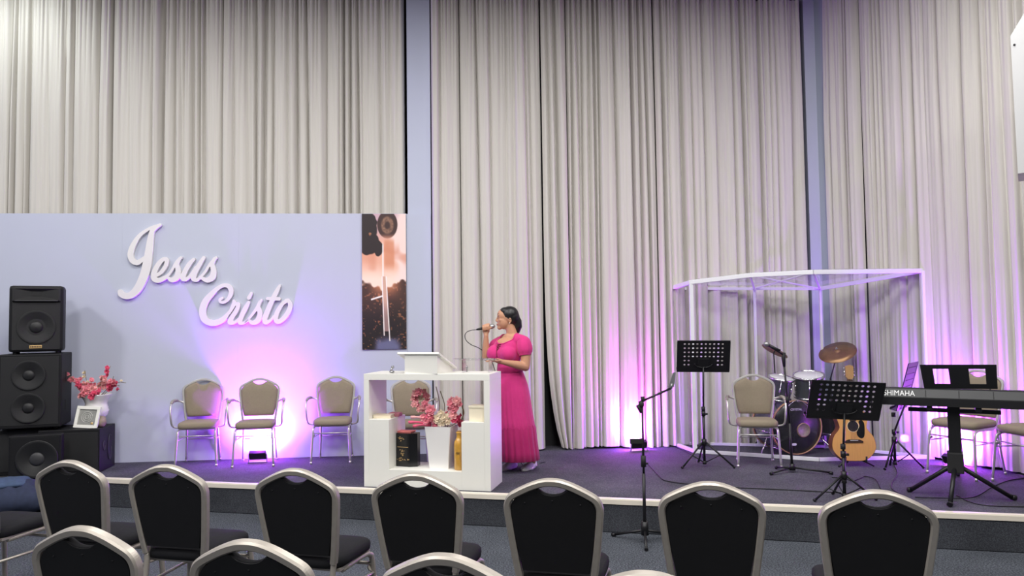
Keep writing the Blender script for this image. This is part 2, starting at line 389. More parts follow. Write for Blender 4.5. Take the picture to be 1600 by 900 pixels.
# ---------------------------------------------------------------- curtains
def curtain(label, Pa, Pb, nrm, seed, z0=SZ + 0.015, z1=5.43, la=0.0, lb=0.0, amp=0.05, gather=0.0):
    """Pa..Pb along the wall; la/lb shift the bottom corners along the wall"""
    rng = np.random.RandomState(seed); Pa = Vector(Pa); Pb = Vector(Pb); L = (Pb - Pa).length; d = (Pb - Pa) / L
    nu = max(24, int(L / 0.006)); zs = np.concatenate([np.linspace(0, 0.8, 22)[:-1], np.linspace(0.8, 1, 10)]); nz = len(zs)
    # folds
    wd = []; 
    while sum(wd) < L: wd.append(rng.choice([0.06, 0.09, 0.13, 0.19, 0.27], p=[0.22, 0.26, 0.24, 0.18, 0.10]) * rng.uniform(0.8, 1.2))
    wd = np.array(wd) * L / sum(wd); e = np.concatenate([[0], np.cumsum(wd)]); nf = len(wd)
    e2 = e.copy(); e2[1:-1] += rng.normal(0, 0.022, len(e) - 2); e2 = np.sort(e2)     # edges at the foot
    ms = rng.normal(0, 0.012, len(e)); ms[0] = ms[-1] = 0
    A = (0.35 + 0.65 * rng.rand(nf)) * amp * np.clip(wd / 0.10, 0.55, 1.25); vd = rng.rand(nf + 1) ** 1.5
    pw = np.clip(wd / 0.034 * rng.uniform(.7, 1.5, nf), 1.7, 9); skew = rng.uniform(0.75, 1.35, nf); ft = rng.uniform(-.004, .030, nf); fs_ = rng.uniform(-.05, .05, nf); vd = np.where(rng.rand(nf + 1) < .42, rng.uniform(.75, 1.05, nf + 1), rng.uniform(.10, .5, nf + 1)); vd[0] = vd[-1] = .45
    u = np.linspace(0, L, nu)
    tp = np.cumsum(rng.uniform(0.03, 0.07, int(L / 0.03) + 5)); tp = tp[tp < L]
    X = np.zeros((nz, nu)); D = np.zeros((nz, nu)); Z = np.zeros((nz, nu))
    lowph = rng.uniform(0, 6, 4)
    for i, h in enumerate(zs):
        ee = e2 + (e - e2) * h + ms * math.sin(PI * h); ee = np.maximum.accumulate(ee)
        k = np.clip(np.searchsorted(ee, u, side='right') - 1, 0, nf - 1)
        wd_ = np.maximum(ee[k + 1] - ee[k], 1e-4)
        t = np.clip((u - ee[k]) / wd_, 0, 1) ** skew[k]
        ed_ = np.abs(2 * t - 1) ** pw[k]; dv = np.where(t < 0.5, vd[k], vd[k + 1])
        D[i] = amp * (1 - dv * ed_) + ft[k] * (1 - ed_) * np.clip(wd_ / .1, .3, 1.3) + fs_[k] * (t - .5) * (1 - ed_)
        D[i] += 0.010 * np.sin(u * 7 + lowph[0] + h * 1.5) + 0.0035 * np.sin(u * 61 + lowph[1] + 3 * h) + 0.0022 * np.sin(u * 118 + lowph[2] - 4 * h)
        # pinch pleats fading out below the heading
        fade = max(0, (h - 0.72) / 0.28)
        if fade > 0 and len(tp) > 2:
            kk = np.clip(np.searchsorted(tp, u) - 1, 0, len(tp) - 2); tt = np.clip((u - tp[kk]) / (tp[kk + 1] - tp[kk]), 0, 1)
            D[i] = D[i] * (1 - 0.35 * fade) + 0.030 * fade * np.sin(PI * tt) ** 0.6
        if h < 0.03: D[i] += 0.006 * (0.03 - h) / 0.03 * np.sin(u * 23)
        X[i] = u + (la * (1 - u / L) + lb * (u / L)) * (1 - h) ** 9
        Z[i] = z0 + (z1 - z0) * h + (0.012 * np.sin(u * 6 + lowph[3]) if h < 0.01 else 0)
    vs = [tuple((Pa + d * float(X[i, j]) + nrm * float(D[i, j] - 0.02)).xy) + (float(Z[i, j]),) for i in range(nz) for j in range(nu)]
    fs = [[i * nu + j, i * nu + j + 1, (i + 1) * nu + j + 1, (i + 1) * nu + j] for i in range(nz - 1) for j in range(nu - 1)]
    root = empty('curtain', (Pa.x, Pa.y, z0), 0, label, 'curtain', 'long beige stage curtains')
    mb = MB(); mb.add(vs, fs, True); mb.v = [tuple(Vector(p) - root.location) for p in mb.v]
    o = mb.build('drape', M['curtain'], root, fix=False)
    mt = MB(); mt.box(Pa.lerp(Pb, 0.5) + nrm * 0.012 - root.location + Vector((0, 0, z1 + 0.012)) - Vector((0, 0, Pa.z)), (L, 0.035, 0.03), axes(d, (0, 0, 1)))
    mt.build('curtain_track', M['back'], root)
    return root
def cw(px, py, off): p = onwall(px, py, off); return Vector((p.x, p.y, 0))
def crr(px, py, off): p = onright(px, py, off); return Vector((p.x, p.y, 0))
Yb = -0.085
L_ = [(-170, 20, 'leftmost curtain, brightly lit at its top, above the speaker stack'), (20, 157, 'second curtain from the left, above the speaker stack and vase'),
      (157, 350, 'wide curtain directly above the raised word with the tall initial J'), (350, 512, 'curtain above the raised word beginning with C'),
      (512, 633, 'curtain above the tall sword picture, left of the pale column')]
for i, (a, b, l) in enumerate(L_): curtain(l, cw(a, 250, Yb - .09), cw(b, 250, Yb - .09), pn, 11 + i, amp=0.105)
C_ = [(676, 720, 0, 0, 'narrow curtain hanging just right of the pale column'), (721, 847, 0, 0, 'curtain hanging directly behind the woman in pink'),
      (849, 888, 0.17, 0, 'narrow curtain with its lower edge pulled aside, right of the woman'), (889, 1026, 0, 0, 'curtain washed magenta by the floor light left of the drum booth'),
      (1027, 1257, 0, 0, 'wide curtain behind the drum booth, left of the corner column')]
for i, (a, b, la, lb, l) in enumerate(C_):
    pa = cw(a, 400, Yb + 0.02); pb = cw(b, 400, Yb + 0.02); curtain(l, pa, pb, pn, 31 + i, la=la, lb=lb, amp=0.105)
R_ = [(1300, 1357, 'narrow curtain just right of the corner column'), (1358, 1520, 'right-hand curtain lit violet behind the keyboard'), (1521, 1680, 'curtain at the right edge behind the white hanging unit'), (1682, 1990, 'curtain beyond the right edge of the view')]
for i, (a, b, l) in enumerate(R_): curtain(l, crr(a, 400, -0.05), crr(b, 400, -0.05), rn, 51 + i, amp=0.10)

# ---------------------------------------------------------------- raised script lettering
def sdf_letter(strokes, conv, off_n, th, cell, name, root, m):
    """strokes: list of [(x,y,r),...] in drawing units; conv maps to wall coords (s,z) """
    segs = []
    for st in strokes:
        pts = []
        if len(st) > 2:
            P = spline([Vector((p[0], p[1], p[2] * .92)) for p in st], 5)
        else: P = [Vector(p) for p in st]
        for a, b in zip(P[:-1], P[1:]): segs.append((a, b))
    xs = [p[0] for s in strokes for p in s]; ys = [p[1] for s in strokes for p in s]; rm = max(p[2] for s in strokes for p in s) + cell * 2
    gx = np.arange(min(xs) - rm, max(xs) + rm, cell); gy = np.arange(min(ys) - rm, max(ys) + rm, cell)
    GX, GY = np.meshgrid(gx, gy); D = np.full(GX.shape, 1e9)
    for a, b in segs:
        dx, dy = b.x - a.x, b.y - a.y; l2 = max(dx * dx + dy * dy, 1e-9)
        t = np.clip(((GX - a.x) * dx + (GY - a.y) * dy) / l2, 0, 1)
        D = np.minimum(D, np.hypot(GX - a.x - t * dx, GY - a.y - t * dy) - (a.z + (b.z - a.z) * t))
    vid = {}; V2 = []; polys = []; side = []
    def vert(key, x, y):
        if key not in vid: vid[key] = len(V2); V2.append((x, y))
        return vid[key]
    ny, nx = D.shape; ins = D < 0
    anyin = ins[:-1, :-1] | ins[1:, :-1] | ins[:-1, 1:] | ins[1:, 1:]
    for j, i in zip(*np.nonzero(anyin)):
        cs = [(i, j), (i + 1, j), (i + 1, j + 1), (i, j + 1)]; poly = []; cr = []
        for k in range(4):
            p = cs[k]; q = cs[(k + 1) % 4]; dp = D[p[1], p[0]]; dq = D[q[1], q[0]]
            if dp < 0: poly.append(vert(('c',) + p, gx[p[0]], gy[p[1]]))
            if (dp < 0) != (dq < 0):
                t = dp / (dp - dq); a_, b_ = sorted((p, q)); x = gx[p[0]] + (gx[q[0]] - gx[p[0]]) * t; y = gy[p[1]] + (gy[q[1]] - gy[p[1]]) * t
                v = vert(('e', a_, b_), x, y); poly.append(v); cr.append((len(poly) - 1, dp < 0))
        if len(poly) >= 3: polys.append(poly)
        for idx, leaving in cr:
            if leaving: side.append((poly[idx], poly[(idx + 1) % len(poly)]))
    mb = MB(); nv = len(V2); fr = []; bk = []
    for x, y in V2:
        s, z = conv(x, y); p = P0 + pd * s; p.z = z
        fr.append(p + pn * (off_n + th) - root.location); bk.append(p + pn * off_n - root.location)
    mb.add(fr + bk, polys + [[b + nv for b in p[::-1]] for p in polys] + [[a, b, b + nv, a + nv] for a, b in side])
    o = mb.build(name, m, root); return o
def conv(x0, y0, sc):
    def f(x, y):
        p = onwall(x0 + x / sc, y0 + y / sc); return (p - P0).dot(pd), p.z
    return f
cvA = conv(180, 340, 6.43); cvB = conv(300, 430, 9.41)
JE = {
 'J': [[(462, 78, 16), (425, 98, 22), (385, 140, 26), (368, 220, 35), (352, 340, 42), (330, 480, 48), (300, 590, 47), (248, 700, 44), (185, 770, 38), (125, 790, 34), (75, 770, 32), (62, 745, 24)],
       [(420, 92, 18), (350, 118, 16), (262, 180, 20), (200, 270, 28), (168, 360, 32), (180, 425, 30), (225, 455, 28), (265, 440, 24), (300, 405, 14)]],
 'e': [[(432, 580, 18), (480, 545, 20), (522, 480, 22), (528, 425, 22), (490, 425, 22), (440, 480, 26), (402, 560, 28), (405, 615, 30), (450, 632, 26), (510, 605, 22), (545, 580, 12)]],
 's': [[(525, 600, 16), (575, 540, 14), (625, 450, 14), (672, 405, 16)], [(655, 420, 18), (632, 475, 22), (645, 540, 30), (630, 600, 32), (580, 628, 26), (540, 605, 14)]],
 'u': [[(800, 420, 16), (755, 470, 24), (712, 545, 26), (690, 605, 30), (720, 622, 20), (765, 585, 16), (820, 500, 14)], [(900, 405, 18), (862, 465, 24), (815, 550, 26), (795, 610, 28), (830, 630, 18), (870, 595, 14)]],
 's2': [[(868, 600, 14), (915, 545, 14), (965, 465, 14), (1022, 405, 16)], [(1008, 415, 18), (985, 470, 24), (998, 540, 30), (985, 600, 34), (935, 630, 27), (885, 612, 18)]],
}
CR_ = {
 'C': [[(462, 335, 18), (425, 360, 22), (440, 398, 22), (500, 390, 24), (560, 330, 30), (588, 250, 36), (572, 185, 38), (510, 150, 32), (420, 175, 30), (310, 270, 40), (210, 390, 50), (170, 520, 55), (195, 640, 55), (290, 700, 50), (390, 690, 46), (480, 640, 40), (560, 540, 22), (620, 460, 20)]],
 'r': [[(560, 560, 20), (630, 420, 34), (625, 375, 20)], [(640, 430, 24), (695, 425, 26), (665, 520, 34), (600, 620, 36), (575, 690, 42), (640, 690, 24), (700, 640, 18)]],
 'i': [[(845, 400, 24), (800, 480, 36), (745, 590, 36), (715, 690, 36), (770, 700, 22), (830, 655, 16)]],
 'i_dot': [[(885, 265, 20), (848, 335, 28)]],
 's': [[(800, 690, 16), (880, 600, 20), (960, 490, 24), (1030, 370, 20)], [(1010, 395, 26), (985, 470, 32), (1010, 560, 40), (980, 660, 42), (905, 700, 34), (845, 660, 18)]],
 't': [[(1300, 155, 20), (1255, 240, 34), (1190, 370, 38), (1125, 520, 40), (1080, 640, 42), (1095, 695, 32), (1170, 655, 20), (1210, 600, 14)], [(1120, 345, 22), (1290, 350, 26)]],
 'o': [[(1410, 375, 28), (1340, 420, 30), (1265, 540, 36), (1240, 640, 38), (1275, 685, 36), (1350, 640, 36), (1425, 540, 38), (1455, 440, 36), (1425, 375, 28), (1390, 370, 22)]],
}
for word, D_, cv, cell, lab in (('Jesus', JE, cvA, 5.0, 'raised white script word Jesus with a tall sweeping initial on the lavender partition'), ('Cristo', CR_, cvB, 7.0, 'raised white script word Cristo with a curled initial on the lavender partition')):
    s_, z_ = cv(600, 500); base = P0 + pd * s_; base.z = z_
    rt = empty('wall_lettering', base, 0, lab, 'lettering', 'raised script words on the partition')
    for k, (nm, st) in enumerate(D_.items()):
        sdf_letter(st, cv, 0.003, 0.034 + 0.0006 * (k % 2), cell, 'letter_dot' if nm == 'i_dot' else 'letter', rt, M['letter'])

# ---------------------------------------------------------------- printed picture
def vnoise(u, v, s, seed):
    r = np.random.RandomState(seed).rand(64, 64); x = u * s % 63; y = v * s % 63; i = x.astype(int); j = y.astype(int); fx = x - i; fy = y - j
    fx = fx * fx * (3 - 2 * fx); fy = fy * fy * (3 - 2 * fy)
    return (r[j, i] * (1 - fx) + r[j, i + 1] * fx) * (1 - fy) + (r[j + 1, i] * (1 - fx) + r[j + 1, i + 1] * fx) * fy
nu, nv = 92, 280
U, V = np.meshgrid(np.linspace(0, 1, nu), np.linspace(0, 1, nv)); Vr = V * 3.1
def mixc(a, b, t): t = np.clip(t, 0, 1)[..., None]; return a * (1 - t) + b * t
def c3(*c): return np.array(c, float) / 255
sst = lambda a, b, x: np.clip((x - a) / (b - a), 0, 1) ** 2 * (3 - 2 * np.clip((x - a) / (b - a), 0, 1))
nA = vnoise(U, Vr, 4, 1); nB = vnoise(U, Vr, 11, 2); nC = vnoise(U, Vr, 30, 3)
img = np.ones((nv, nu, 3)) * c3(205, 170, 180)
img = mixc(img, np.ones_like(img) * c3(236, 178, 150), sst(0.08, 0.28, V + 0.05 * nA)); img = mixc(img, np.ones_like(img) * c3(255, 226, 205), sst(0.34, 0.5, V))
img = mixc(img, np.ones_like(img) * c3(250, 224, 214), 0.9 * sst(0.66, 0.85, U + 0.25 * (nA - .5)) * (V < 0.5)); img = mixc(img, np.ones_like(img) * c3(205, 120, 88), 0.55 * sst(.45, .75, nA) * sst(.2, .3, V) * (1 - sst(.40, .48, V)))
img = mixc(img, np.ones_like(img) * c3(215, 140, 105), 0.8 * (1 - sst(0.08, 0.14, abs(U - 0.62))) * sst(.17, .22, V) * (1 - sst(.36, .44, V)))
hor = 0.50 + 0.06 * (1 - abs(U - .5) * 2) + 0.05 * (nB - .5) - 0.02 * (U > .8)
ter = mixc(np.ones_like(img) * c3(72, 46, 40), np.ones_like(img) * c3(30, 20, 24), sst(.6, .85, V)); ter = mixc(ter, np.ones_like(img) * c3(176, 110, 76), 0.75 * sst(.62, .9, nC) * sst(.4, .7, nB + .15)); ter = mixc(ter, np.ones_like(img) * c3(225, 140, 95), 0.9 * (1 - sst(.5, .66, V)) * (1 - sst(.1, .45, abs(U - .52))))
ter = mixc(ter, np.ones_like(img) * c3(225, 160, 80), 0.9 * sst(.78, .95, nC) * sst(.85, .95, V) * (U < .45))
img = mixc(img, ter, sst(-.008, .02, V - hor))
img = mixc(img, np.ones_like(img) * c3(104, 104, 140), sst(.88, .97, V - .12 * abs(U - .55) + .03 * nB) * (1 - sst(.2, .36, abs(U - .58))))
blob = np.minimum.reduce([np.hypot((U - .12) / .24, (V - .10) / .12), np.hypot((U - .16) / .24, (V - .22) / .09), np.hypot((U - .37) / .11, (V - .255) / .06)]) + .18 * (nB - .5)
dk = mixc(np.ones_like(img) * c3(38, 24, 26), np.ones_like(img) * c3(190, 130, 90), .8 * sst(.72, .9, nB) * (V < .17))
img = mixc(img, dk, 1 - sst(.92, 1.02, blob))
pm = np.hypot((U - .58) / .235, (V - .08) / .105); pr = np.hypot((U - .58) / .12, (V - .085) / .055)
pmc = mixc(np.ones_like(img) * c3(62, 38, 34), np.ones_like(img) * c3(160, 120, 95), (1 - sst(.15, .5, abs(pr - .85))) * (0.4 + .6 * nC)); pmc = mixc(pmc, np.ones_like(img) * c3(190, 130, 105), sst(.14, .19, V))
img = mixc(img, pmc, 1 - sst(.94, 1.02, pm))
wl = c3(255, 245, 240)
img = mixc(img, np.ones_like(img) * wl, (1 - sst(.006, .02, abs(U - .475 + .0 * V))) * sst(.2, .24, V) * (1 - sst(.46, .48, V)))
ctr = .50 + .13 * (V - .47); hw = .045 + .035 * (V - .47)
bl = (abs(U - ctr) < hw) & (V > .465) & (V < .87)
img[bl] = (mixc(np.ones_like(img) * c3(214, 172, 150), np.ones_like(img) * c3(150, 120, 118), sst(.6, .8, V)))[bl]
img = mixc(img, np.ones_like(img) * wl, (1 - sst(.004, .018, abs(abs(U - ctr) - hw))) * (V > .465) * (V < .90 + .04 * (U > ctr)))
ln = abs(V - (.635 - .10 * (U - .2))); img = mixc(img, np.ones_like(img) * wl, (1 - sst(.003, .009, ln)) * (U > .2) * (U < .48))
lin = np.where(img <= .04045, img / 12.92, ((img + .055) / 1.055) ** 2.4)
c00 = onwall(565.5, 334.5); c10 = onwall(634, 334.5); c01 = onwall(566.5, 546); 
s0 = (c00 - P0).dot(pd); s1 = (c10 - P0).dot(pd); zt = c00.z; zb = c01.z
pw_, ph_ = s1 - s0, zt - zb
root = empty('sword_picture', P0 + pd * ((s0 + s1) / 2) + Vector((0, 0, zb - P0.z)), math.atan2(pd.y, pd.x), 'tall narrow print of a sword against a glowing sunset, right end of partition', 'picture')
me = MB(); me.b2((-pw_ / 2, -0.016, 0), (pw_ / 2, -0.002, ph_)); me.build('picture_backing', M['ink'], root)
me = MB(); me.add([((i / (nu - 1) - .5) * pw_, -0.0175, ph_ * (1 - j / (nv - 1))) for j in range(nv) for i in range(nu)], [[j * nu + i, j * nu + i + 1, (j + 1) * nu + i + 1, (j + 1) * nu + i] for j in range(nv - 1) for i in range(nu - 1)])
mm = me.mesh('print'); ca = mm.color_attributes.new('print', 'FLOAT_COLOR', 'POINT')
ca.data.foreach_set('color', np.concatenate([lin, np.ones((nv, nu, 1))], 2).astype(np.float32).ravel())
pm_ = bpy.data.materials.new('picture_print'); pm_.use_nodes = True; an = pm_.node_tree.nodes.new('ShaderNodeVertexColor'); an.layer_name = 'print'
pm_.node_tree.links.new(an.outputs[0], pm_.node_tree.nodes['Principled BSDF'].inputs['Base Color']); pm_.node_tree.nodes['Principled BSDF'].inputs['Roughness'].default_value = 0.5
obj('print', mm, pm_, root)
# ---------------------------------------------------------------- chairs
def make_chair(W, H, fabric, backm, frame, arms, name, loc, rz, label, group, thick=0.0125, tilt=0.17):
    root = empty(name, loc, rz, label, 'chair', group); hw = W / 2 - thick
    zs = 0.45; sb = math.tan(tilt)
    yb = lambda z: -0.19 - max(0, z - zs) * sb
    def P(x, z): return Vector((x, yb(z), z))
    hb = H - zs - thick
    half = [(hw * .80, zs + .02), (hw * .86, zs + hb * .2), (hw * .945, zs + hb * .5), (hw * .995, zs + hb * .71), (hw * .985, zs + hb * .785), (hw * .91, zs + hb * .845), (hw * .74, zs + hb * .893), (hw * .45, zs + hb * .955), (hw * .2, zs + hb * .992)]
    out = half + [(0, zs + hb * 1.0)] + [(-x, z) for x, z in half[::-1]]
    top = spline([P(x, z) for x, z in out], 5)
    # legs continue from the back tubes down to the floor, swept backwards
    legL = spline([P(half[0][0], half[0][1]), (hw * .78, -0.20, .40), (hw * .80, -0.225, .25), (hw * .86, -0.27, 0.0)], 4)
    r = thick; d = thick * (1.25 if not arms else 1.0)
    prof = [(-d, -r * .6), (-d * .6, -r), (d * .6, -r), (d, -r * .6), (d, r * .6), (d * .6, r), (-d * .6, r), (-d, r * .6)]
    nb = Vector((0, math.cos(tilt), math.sin(tilt)))
    mb = MB(); mb.sweep(top, nb, prof, smooth=False); mb.build('back_frame', frame, root)
    for s in (1, -1):
        mb = MB(); mb.tube([(p.x * s, p.y, p.z) for p in legL], thick * .95, 8)
        mb.tube([(hw * .86 * s, -0.27, 0.0), (hw * .86 * s, -0.268, 0.025)], thick * 1.15, 8)
        mb.build('leg', frame, root)
        fl = spline([(hw * .83 * s, -0.12, zs - .035), (hw * .88 * s, 0.10, zs - .03), (hw * .90 * s, 0.175, zs - .045), (hw * .92 * s, 0.205, zs - .10), (hw * 1.0 * s, 0.235, 0.0)], 5)
        mb = MB(); mb.tube(fl, thick * .95, 8); mb.tube([(hw * s, 0.235, 0.0), (hw * s, 0.2335, 0.025)], thick * 1.15, 8)
        mb.tube([(hw * .9 * s, .2, zs - .12), (hw * .86 * s, .205, zs - .125)], thick * 1.3, 8)
        mb.build('leg', frame, root)
    mb = MB()
    mb.tube([(-hw * .9, .20, zs - .10), (hw * .9, .20, zs - .10)], thick * .6, 6)
    mb.tube([(-hw * .80, -.222, .27), (hw * .80, -.222, .27)], thick * .6, 6)
    for s in (1, -1): mb.tube([(hw * .82 * s, -.215, .30), (hw * .95 * s, .215, .30)], thick * .55, 6)
    mb.build('stretcher', frame, root)
    mb = MB()
    for s in (1, -1): mb.b2((hw * .84 * s - .012, -.17, zs - .03), (hw * .84 * s + .012, .18, zs - .015))
    mb.b2((-hw * .84, .15, zs - .03), (hw * .84, .17, zs - .015)); mb.b2((-hw * .84, -.17, zs - .03), (hw * .84, -.15, zs - .015))
    mb.build('seat_frame', frame, root)
    # padded back
    ins = thick * 0.95
    inner = []
    zb0 = zs + hb * (.12 if not arms else .17)
    ih = [(hw * .80 - ins, zb0), (hw * .86 - ins, zs + hb * .26), (hw * .945 - ins, zs + hb * .5), (hw * .99 - ins, zs + hb * .71), (hw * .975 - ins, zs + hb * .775), (hw * .885 - ins, zs + hb * .832), (hw * .72 - ins * .6, zs + hb * .875), (hw * .43, zs + hb * .930), (hw * .33, zs + hb * .935), (hw * .19, zs + hb * .895)]
    pol = ih + [(0, zs + hb * .88)] + [(-x, z) for x, z in ih[::-1]]
    pts = [(p.x, p.z) for p in spline([Vector((x, 0, z)) for x, z in pol[:]], 3)]
    n = len(pts); cx, cz = 0, zs + hb * .55
    def ring(sc, off):
        res = []
        for x, z in pts:
            xx = cx + (x - cx) * sc; zz = cz + (z - cz) * sc; q = P(xx, zz); res.append(q + nb * off)
        return res
    mb = MB(); mb.loft([ring(.99, -.010), ring(1.0, -.004), ring(1.0, .010), ring(.96, .024), ring(.85, .034), ring(.5, .04)], True, True, 0)
    mb.build('backrest', fabric, root)
    mb = MB(); mb.loft([ring(.985, -.014), ring(.99, -.0095)], True, False); mb.build('back_panel', backm, root)
    mb = MB()
    for x, z in ((0, zs + hb * .83), (-hw * .6, zs + hb * .80), (hw * .6, zs + hb * .80)):
        mb = MB(); mb.ball(P(x, z) - nb * .014, (.0045, .003, .0045), n=6); mb.build('upholstery_button', M['black_plastic'], root)
    # seat cushion
    def sring(sc, z, dx=0):
        res = []
        for k in range(36):
            a = 2 * PI * k / 36; e = 0.42; c, s_ = math.cos(a), math.sin(a)
            x = math.copysign(abs(c) ** e, c) * (W / 2 * (.90 + .06 * (s_ > 0) * s_)) * sc; y = .01 + math.copysign(abs(s_) ** e, s_) * .215 * sc
            res.append(Vector((x, y, z)))
        return res
    mb = MB(); mb.loft([sring(.93, zs - .015), sring(.985, zs - .008), sring(1.0, zs + .012), sring(.99, zs + .03), sring(.94, zs + .042), sring(.8, zs + .05), sring(.4, zs + .056)], True, True)
    mb.build('seat', fabric, root)
    if arms:
        for s in (1, -1):
            y0 = yb(zs + .22)
            ap = spline([(hw * .93 * s, y0, zs + .215), (hw * 1.2 * s, y0 + .03, zs + .235), (hw * 1.36 * s, y0 + .16, zs + .235), (hw * 1.38 * s, y0 + .27, zs + .20), (hw * 1.34 * s, y0 + .31, zs + .10), (hw * 1.28 * s, y0 + .27, zs + .005), (hw * .95 * s, y0 + .24, zs - .022)], 5)
            mb = MB(); mb.tube(ap, thick * .85, 8); a = mb.build('armrest', frame, root)
            mb = MB(); mb.tube(spline([(hw * 1.24 * s, y0 + .05, zs + .243), (hw * 1.35 * s, y0 + .15, zs + .244), (hw * 1.375 * s, y0 + .24, zs + .225)], 3), [.012, .016, .016, .016, .016, .016, .012], 8); mb.build('arm_pad', M['alu'], a)
    return root
def re_label(o, label): o['label'] = label; return o
# hall chairs
rowa = math.atan2(ed.y, ed.x)
bk = make_chair(.47, .955, M['black_fab'], M['black_back'], M['alu'], False, 'banquet_chair', (0, 0, 0), 0, '', 'black banquet chairs in the hall', thick=.0165, tilt=.17)
front = [(-62, 706, 'half-seen black banquet chair at the left edge, beside the denim'), (107, 718, 'leftmost black banquet chair of the front row seen whole, before the speakers'), (259, 725, 'black banquet chair in the front row, below the left armchair'),
         (460, 731, 'black banquet chair in the front row tinted violet, below the floor light'), (649, 738, 'black banquet chair in the front row, directly before the white shelf unit'),
         (862, 747, 'black banquet chair in the front row, just right of the shelf unit'), (1110, 752, 'black banquet chair in the front row, right of the bare microphone stand'), (1371, 765, 'rightmost black banquet chair in the front row, before the keyboard')]
second = [(128, 822, 'second-row black banquet chair nearest the bottom left corner'), (388, 843, 'second-row black banquet chair, second from the left, only its top showing'), (694, 865, 'second-row black banquet chair below the shelf unit, only its top bar showing'), (1012, 893, 'sliver of a chair back at the bottom edge, right of centre')]
first = True
yt = -0.19 - (.955 - .45) * math.tan(.17)
for lst, extra in ((front, 0.0), (second, 0.0)):
    for i, (px, py, lab) in enumerate(lst):
        t = g(px, py + 2, .953); a = rowa + random.uniform(-.03, .03) + extra
        f = Vector((-math.sin(a), math.cos(a), 0)); p = t - f * yt; p.z = 0
        o = bk if first else copy_tree(bk); first = False
        o.location = p; o.rotation_euler = (0, 0, a); o['label'] = lab
# stage armchairs
def squash(o, k):
    for c in o.children_recursive:
        for v in c.data.vertices: v.co.y *= k; v.co.z = v.co.z * .88 if v.co.z < .45 else .396 + (v.co.z - .45) * 1.04
bg = make_chair(.42, .905, M['beige_fab'], M['beige_fab'], M['alu_light'], True, 'banquet_armchair', (0, 0, 0), 0, '', 'taupe armchairs on the stage', thick=.0115, tilt=.14)
def place(o, p, r, lab): o.location = p; o.rotation_euler = (0, 0, r); o['label'] = lab; return o
squash(bg, .76)
p = g(304, 729); place(bg, p + Vector((-.01, .14, 0)), PI + .20, 'leftmost taupe armchair against the lavender partition')
p = g(396, 729); place(copy_tree(bg), p + Vector((-.02, .14, 0)), PI + .15, 'taupe armchair in front of the glowing floor light')
p = g(515, 724); place(copy_tree(bg), p + Vector((0, .16, 0)), PI + .08, 'taupe armchair between floor light and white shelf unit')
p = at(640, 600, 7.6); p.z = SZ; place(copy_tree(bg), p, PI + .06, 'taupe armchair seen through the opening of the white shelf unit')
p = g(1190, 731); place(copy_tree(bg), p + Vector((.02, .18, 0)), PI - .20, 'taupe armchair in front of the drum booth')
bg2 = make_chair(.46, .93, M['beige_fab'], M['beige_fab'], M['alu_light'], False, 'banquet_chair', (0, 0, 0), 0, '', 'taupe armless chairs behind the keyboard', thick=.0115, tilt=.14)
p = Vector((4.08, 6.83, SZ)); place(bg2, p, 2.07, 'taupe chair behind the keyboard, its back above the keys')
p = Vector((4.38, 6.34, SZ)); place(copy_tree(bg2), p, PI / 2 + .08, 'taupe chair cut off by the right edge, only seat and legs showing')

# ---------------------------------------------------------------- loudspeakers
def driver(root, c, r, name='woofer', cm='cone', cc='cone_cap'):
    """round driver facing -y at c"""
    R = Matrix.Rotation(PI / 2, 3, 'X')        # z -> -y
    mb = MB(); mb.lathe([(r * 1.0, -.004), (r * 1.0, .008), (r * .97, .011), (r * .94, .009), (r * .91, .011), (r * .88, .009), (r * .36, .001), (r * .34, -.001)], 36, c, R, caps=False)
    d = mb.build(name, M[cm], root, fix=True)
    mb = MB(); mb.lathe([(r * .36, -.002), (r * .35, .004), (r * .25, .012), (r * .1, .017), (.001, .018)], 24, c, R, caps=False); mb.build('dust_cap', M[cc], d)
    return d
def cabinet(name, label, loc, rz, w, d, h, face_holes, group=None, foot=True, bev=.012):
    root = empty(name, loc, rz, label, 'speaker', group)
    mb = MB(); z0 = .02 if foot else 0
    mb.box((0, 0, (h + z0) / 2), (w, d, h - z0), None, bev); mb.build('cabinet', M['black_plastic'], root)
    if foot:
        for sx in (-1, 1):
            for sy in (-1, 1):
                mb = MB(); mb.lathe([(.018, 0), (.018, .03)], 10, (sx * (w / 2 - .05), sy * (d / 2 - .05), 0)); mb.build('foot', M['rubber'], root)
    return root
def frontframe(root, w, d, h, z0, lo, hi, name='grille', m='grille', y=None):
    mb = MB(); mb.b2((lo[0], -d / 2 - .004, lo[1]), (hi[0], -d / 2 + .002, hi[1]), .002); return mb.build(name, M[m], root)
ry = .34
# lower stack: support box, wedge with bare cone, big double cabinet, full-range top
def xy(px, Y): p = at(px, 600, Y); return p.x
Y0 = 7.42
r1 = cabinet('bass_bin', 'wide black bass bin at the very bottom left, under the double speaker cabinet', (xy(30, Y0) - .06, Y0 + .10, SZ), ry, .50, .40, .44, None, foot=False)
mb = MB(); mb.b2((-.23, -.204, .04), (.23, -.198, .40), .002); mb.build('grille', M['grille'], r1)
r2 = cabinet('floor_monitor', 'squarish black speaker with one exposed round cone at the bottom of the stack', (xy(59, 7.12), 7.12, SZ), ry, .435, .1, .425, None, foot=False)
mb = MB(); mb.b2((-.20, -.054, .02), (.20, -.048, .405), .002); mb.build('baffle', M['black_plastic'], r2)
driver(r2, (.015, -.058, .20), .175)
r3 = cabinet('double_speaker', 'tall black speaker cabinet with two stacked cones, middle of the speaker pile', (xy(60, Y0 + .1) - .01, Y0 + .08, SZ + .44), ry, .535, .46, .735, None)
fr = frontframe(r3, .6, .46, .7, 0, (-.245, .05), (.245, .71))
for z in (.53, .215): driver(r3, (-.01, -.236, z), .145, 'woofer', 'grille', 'cone')
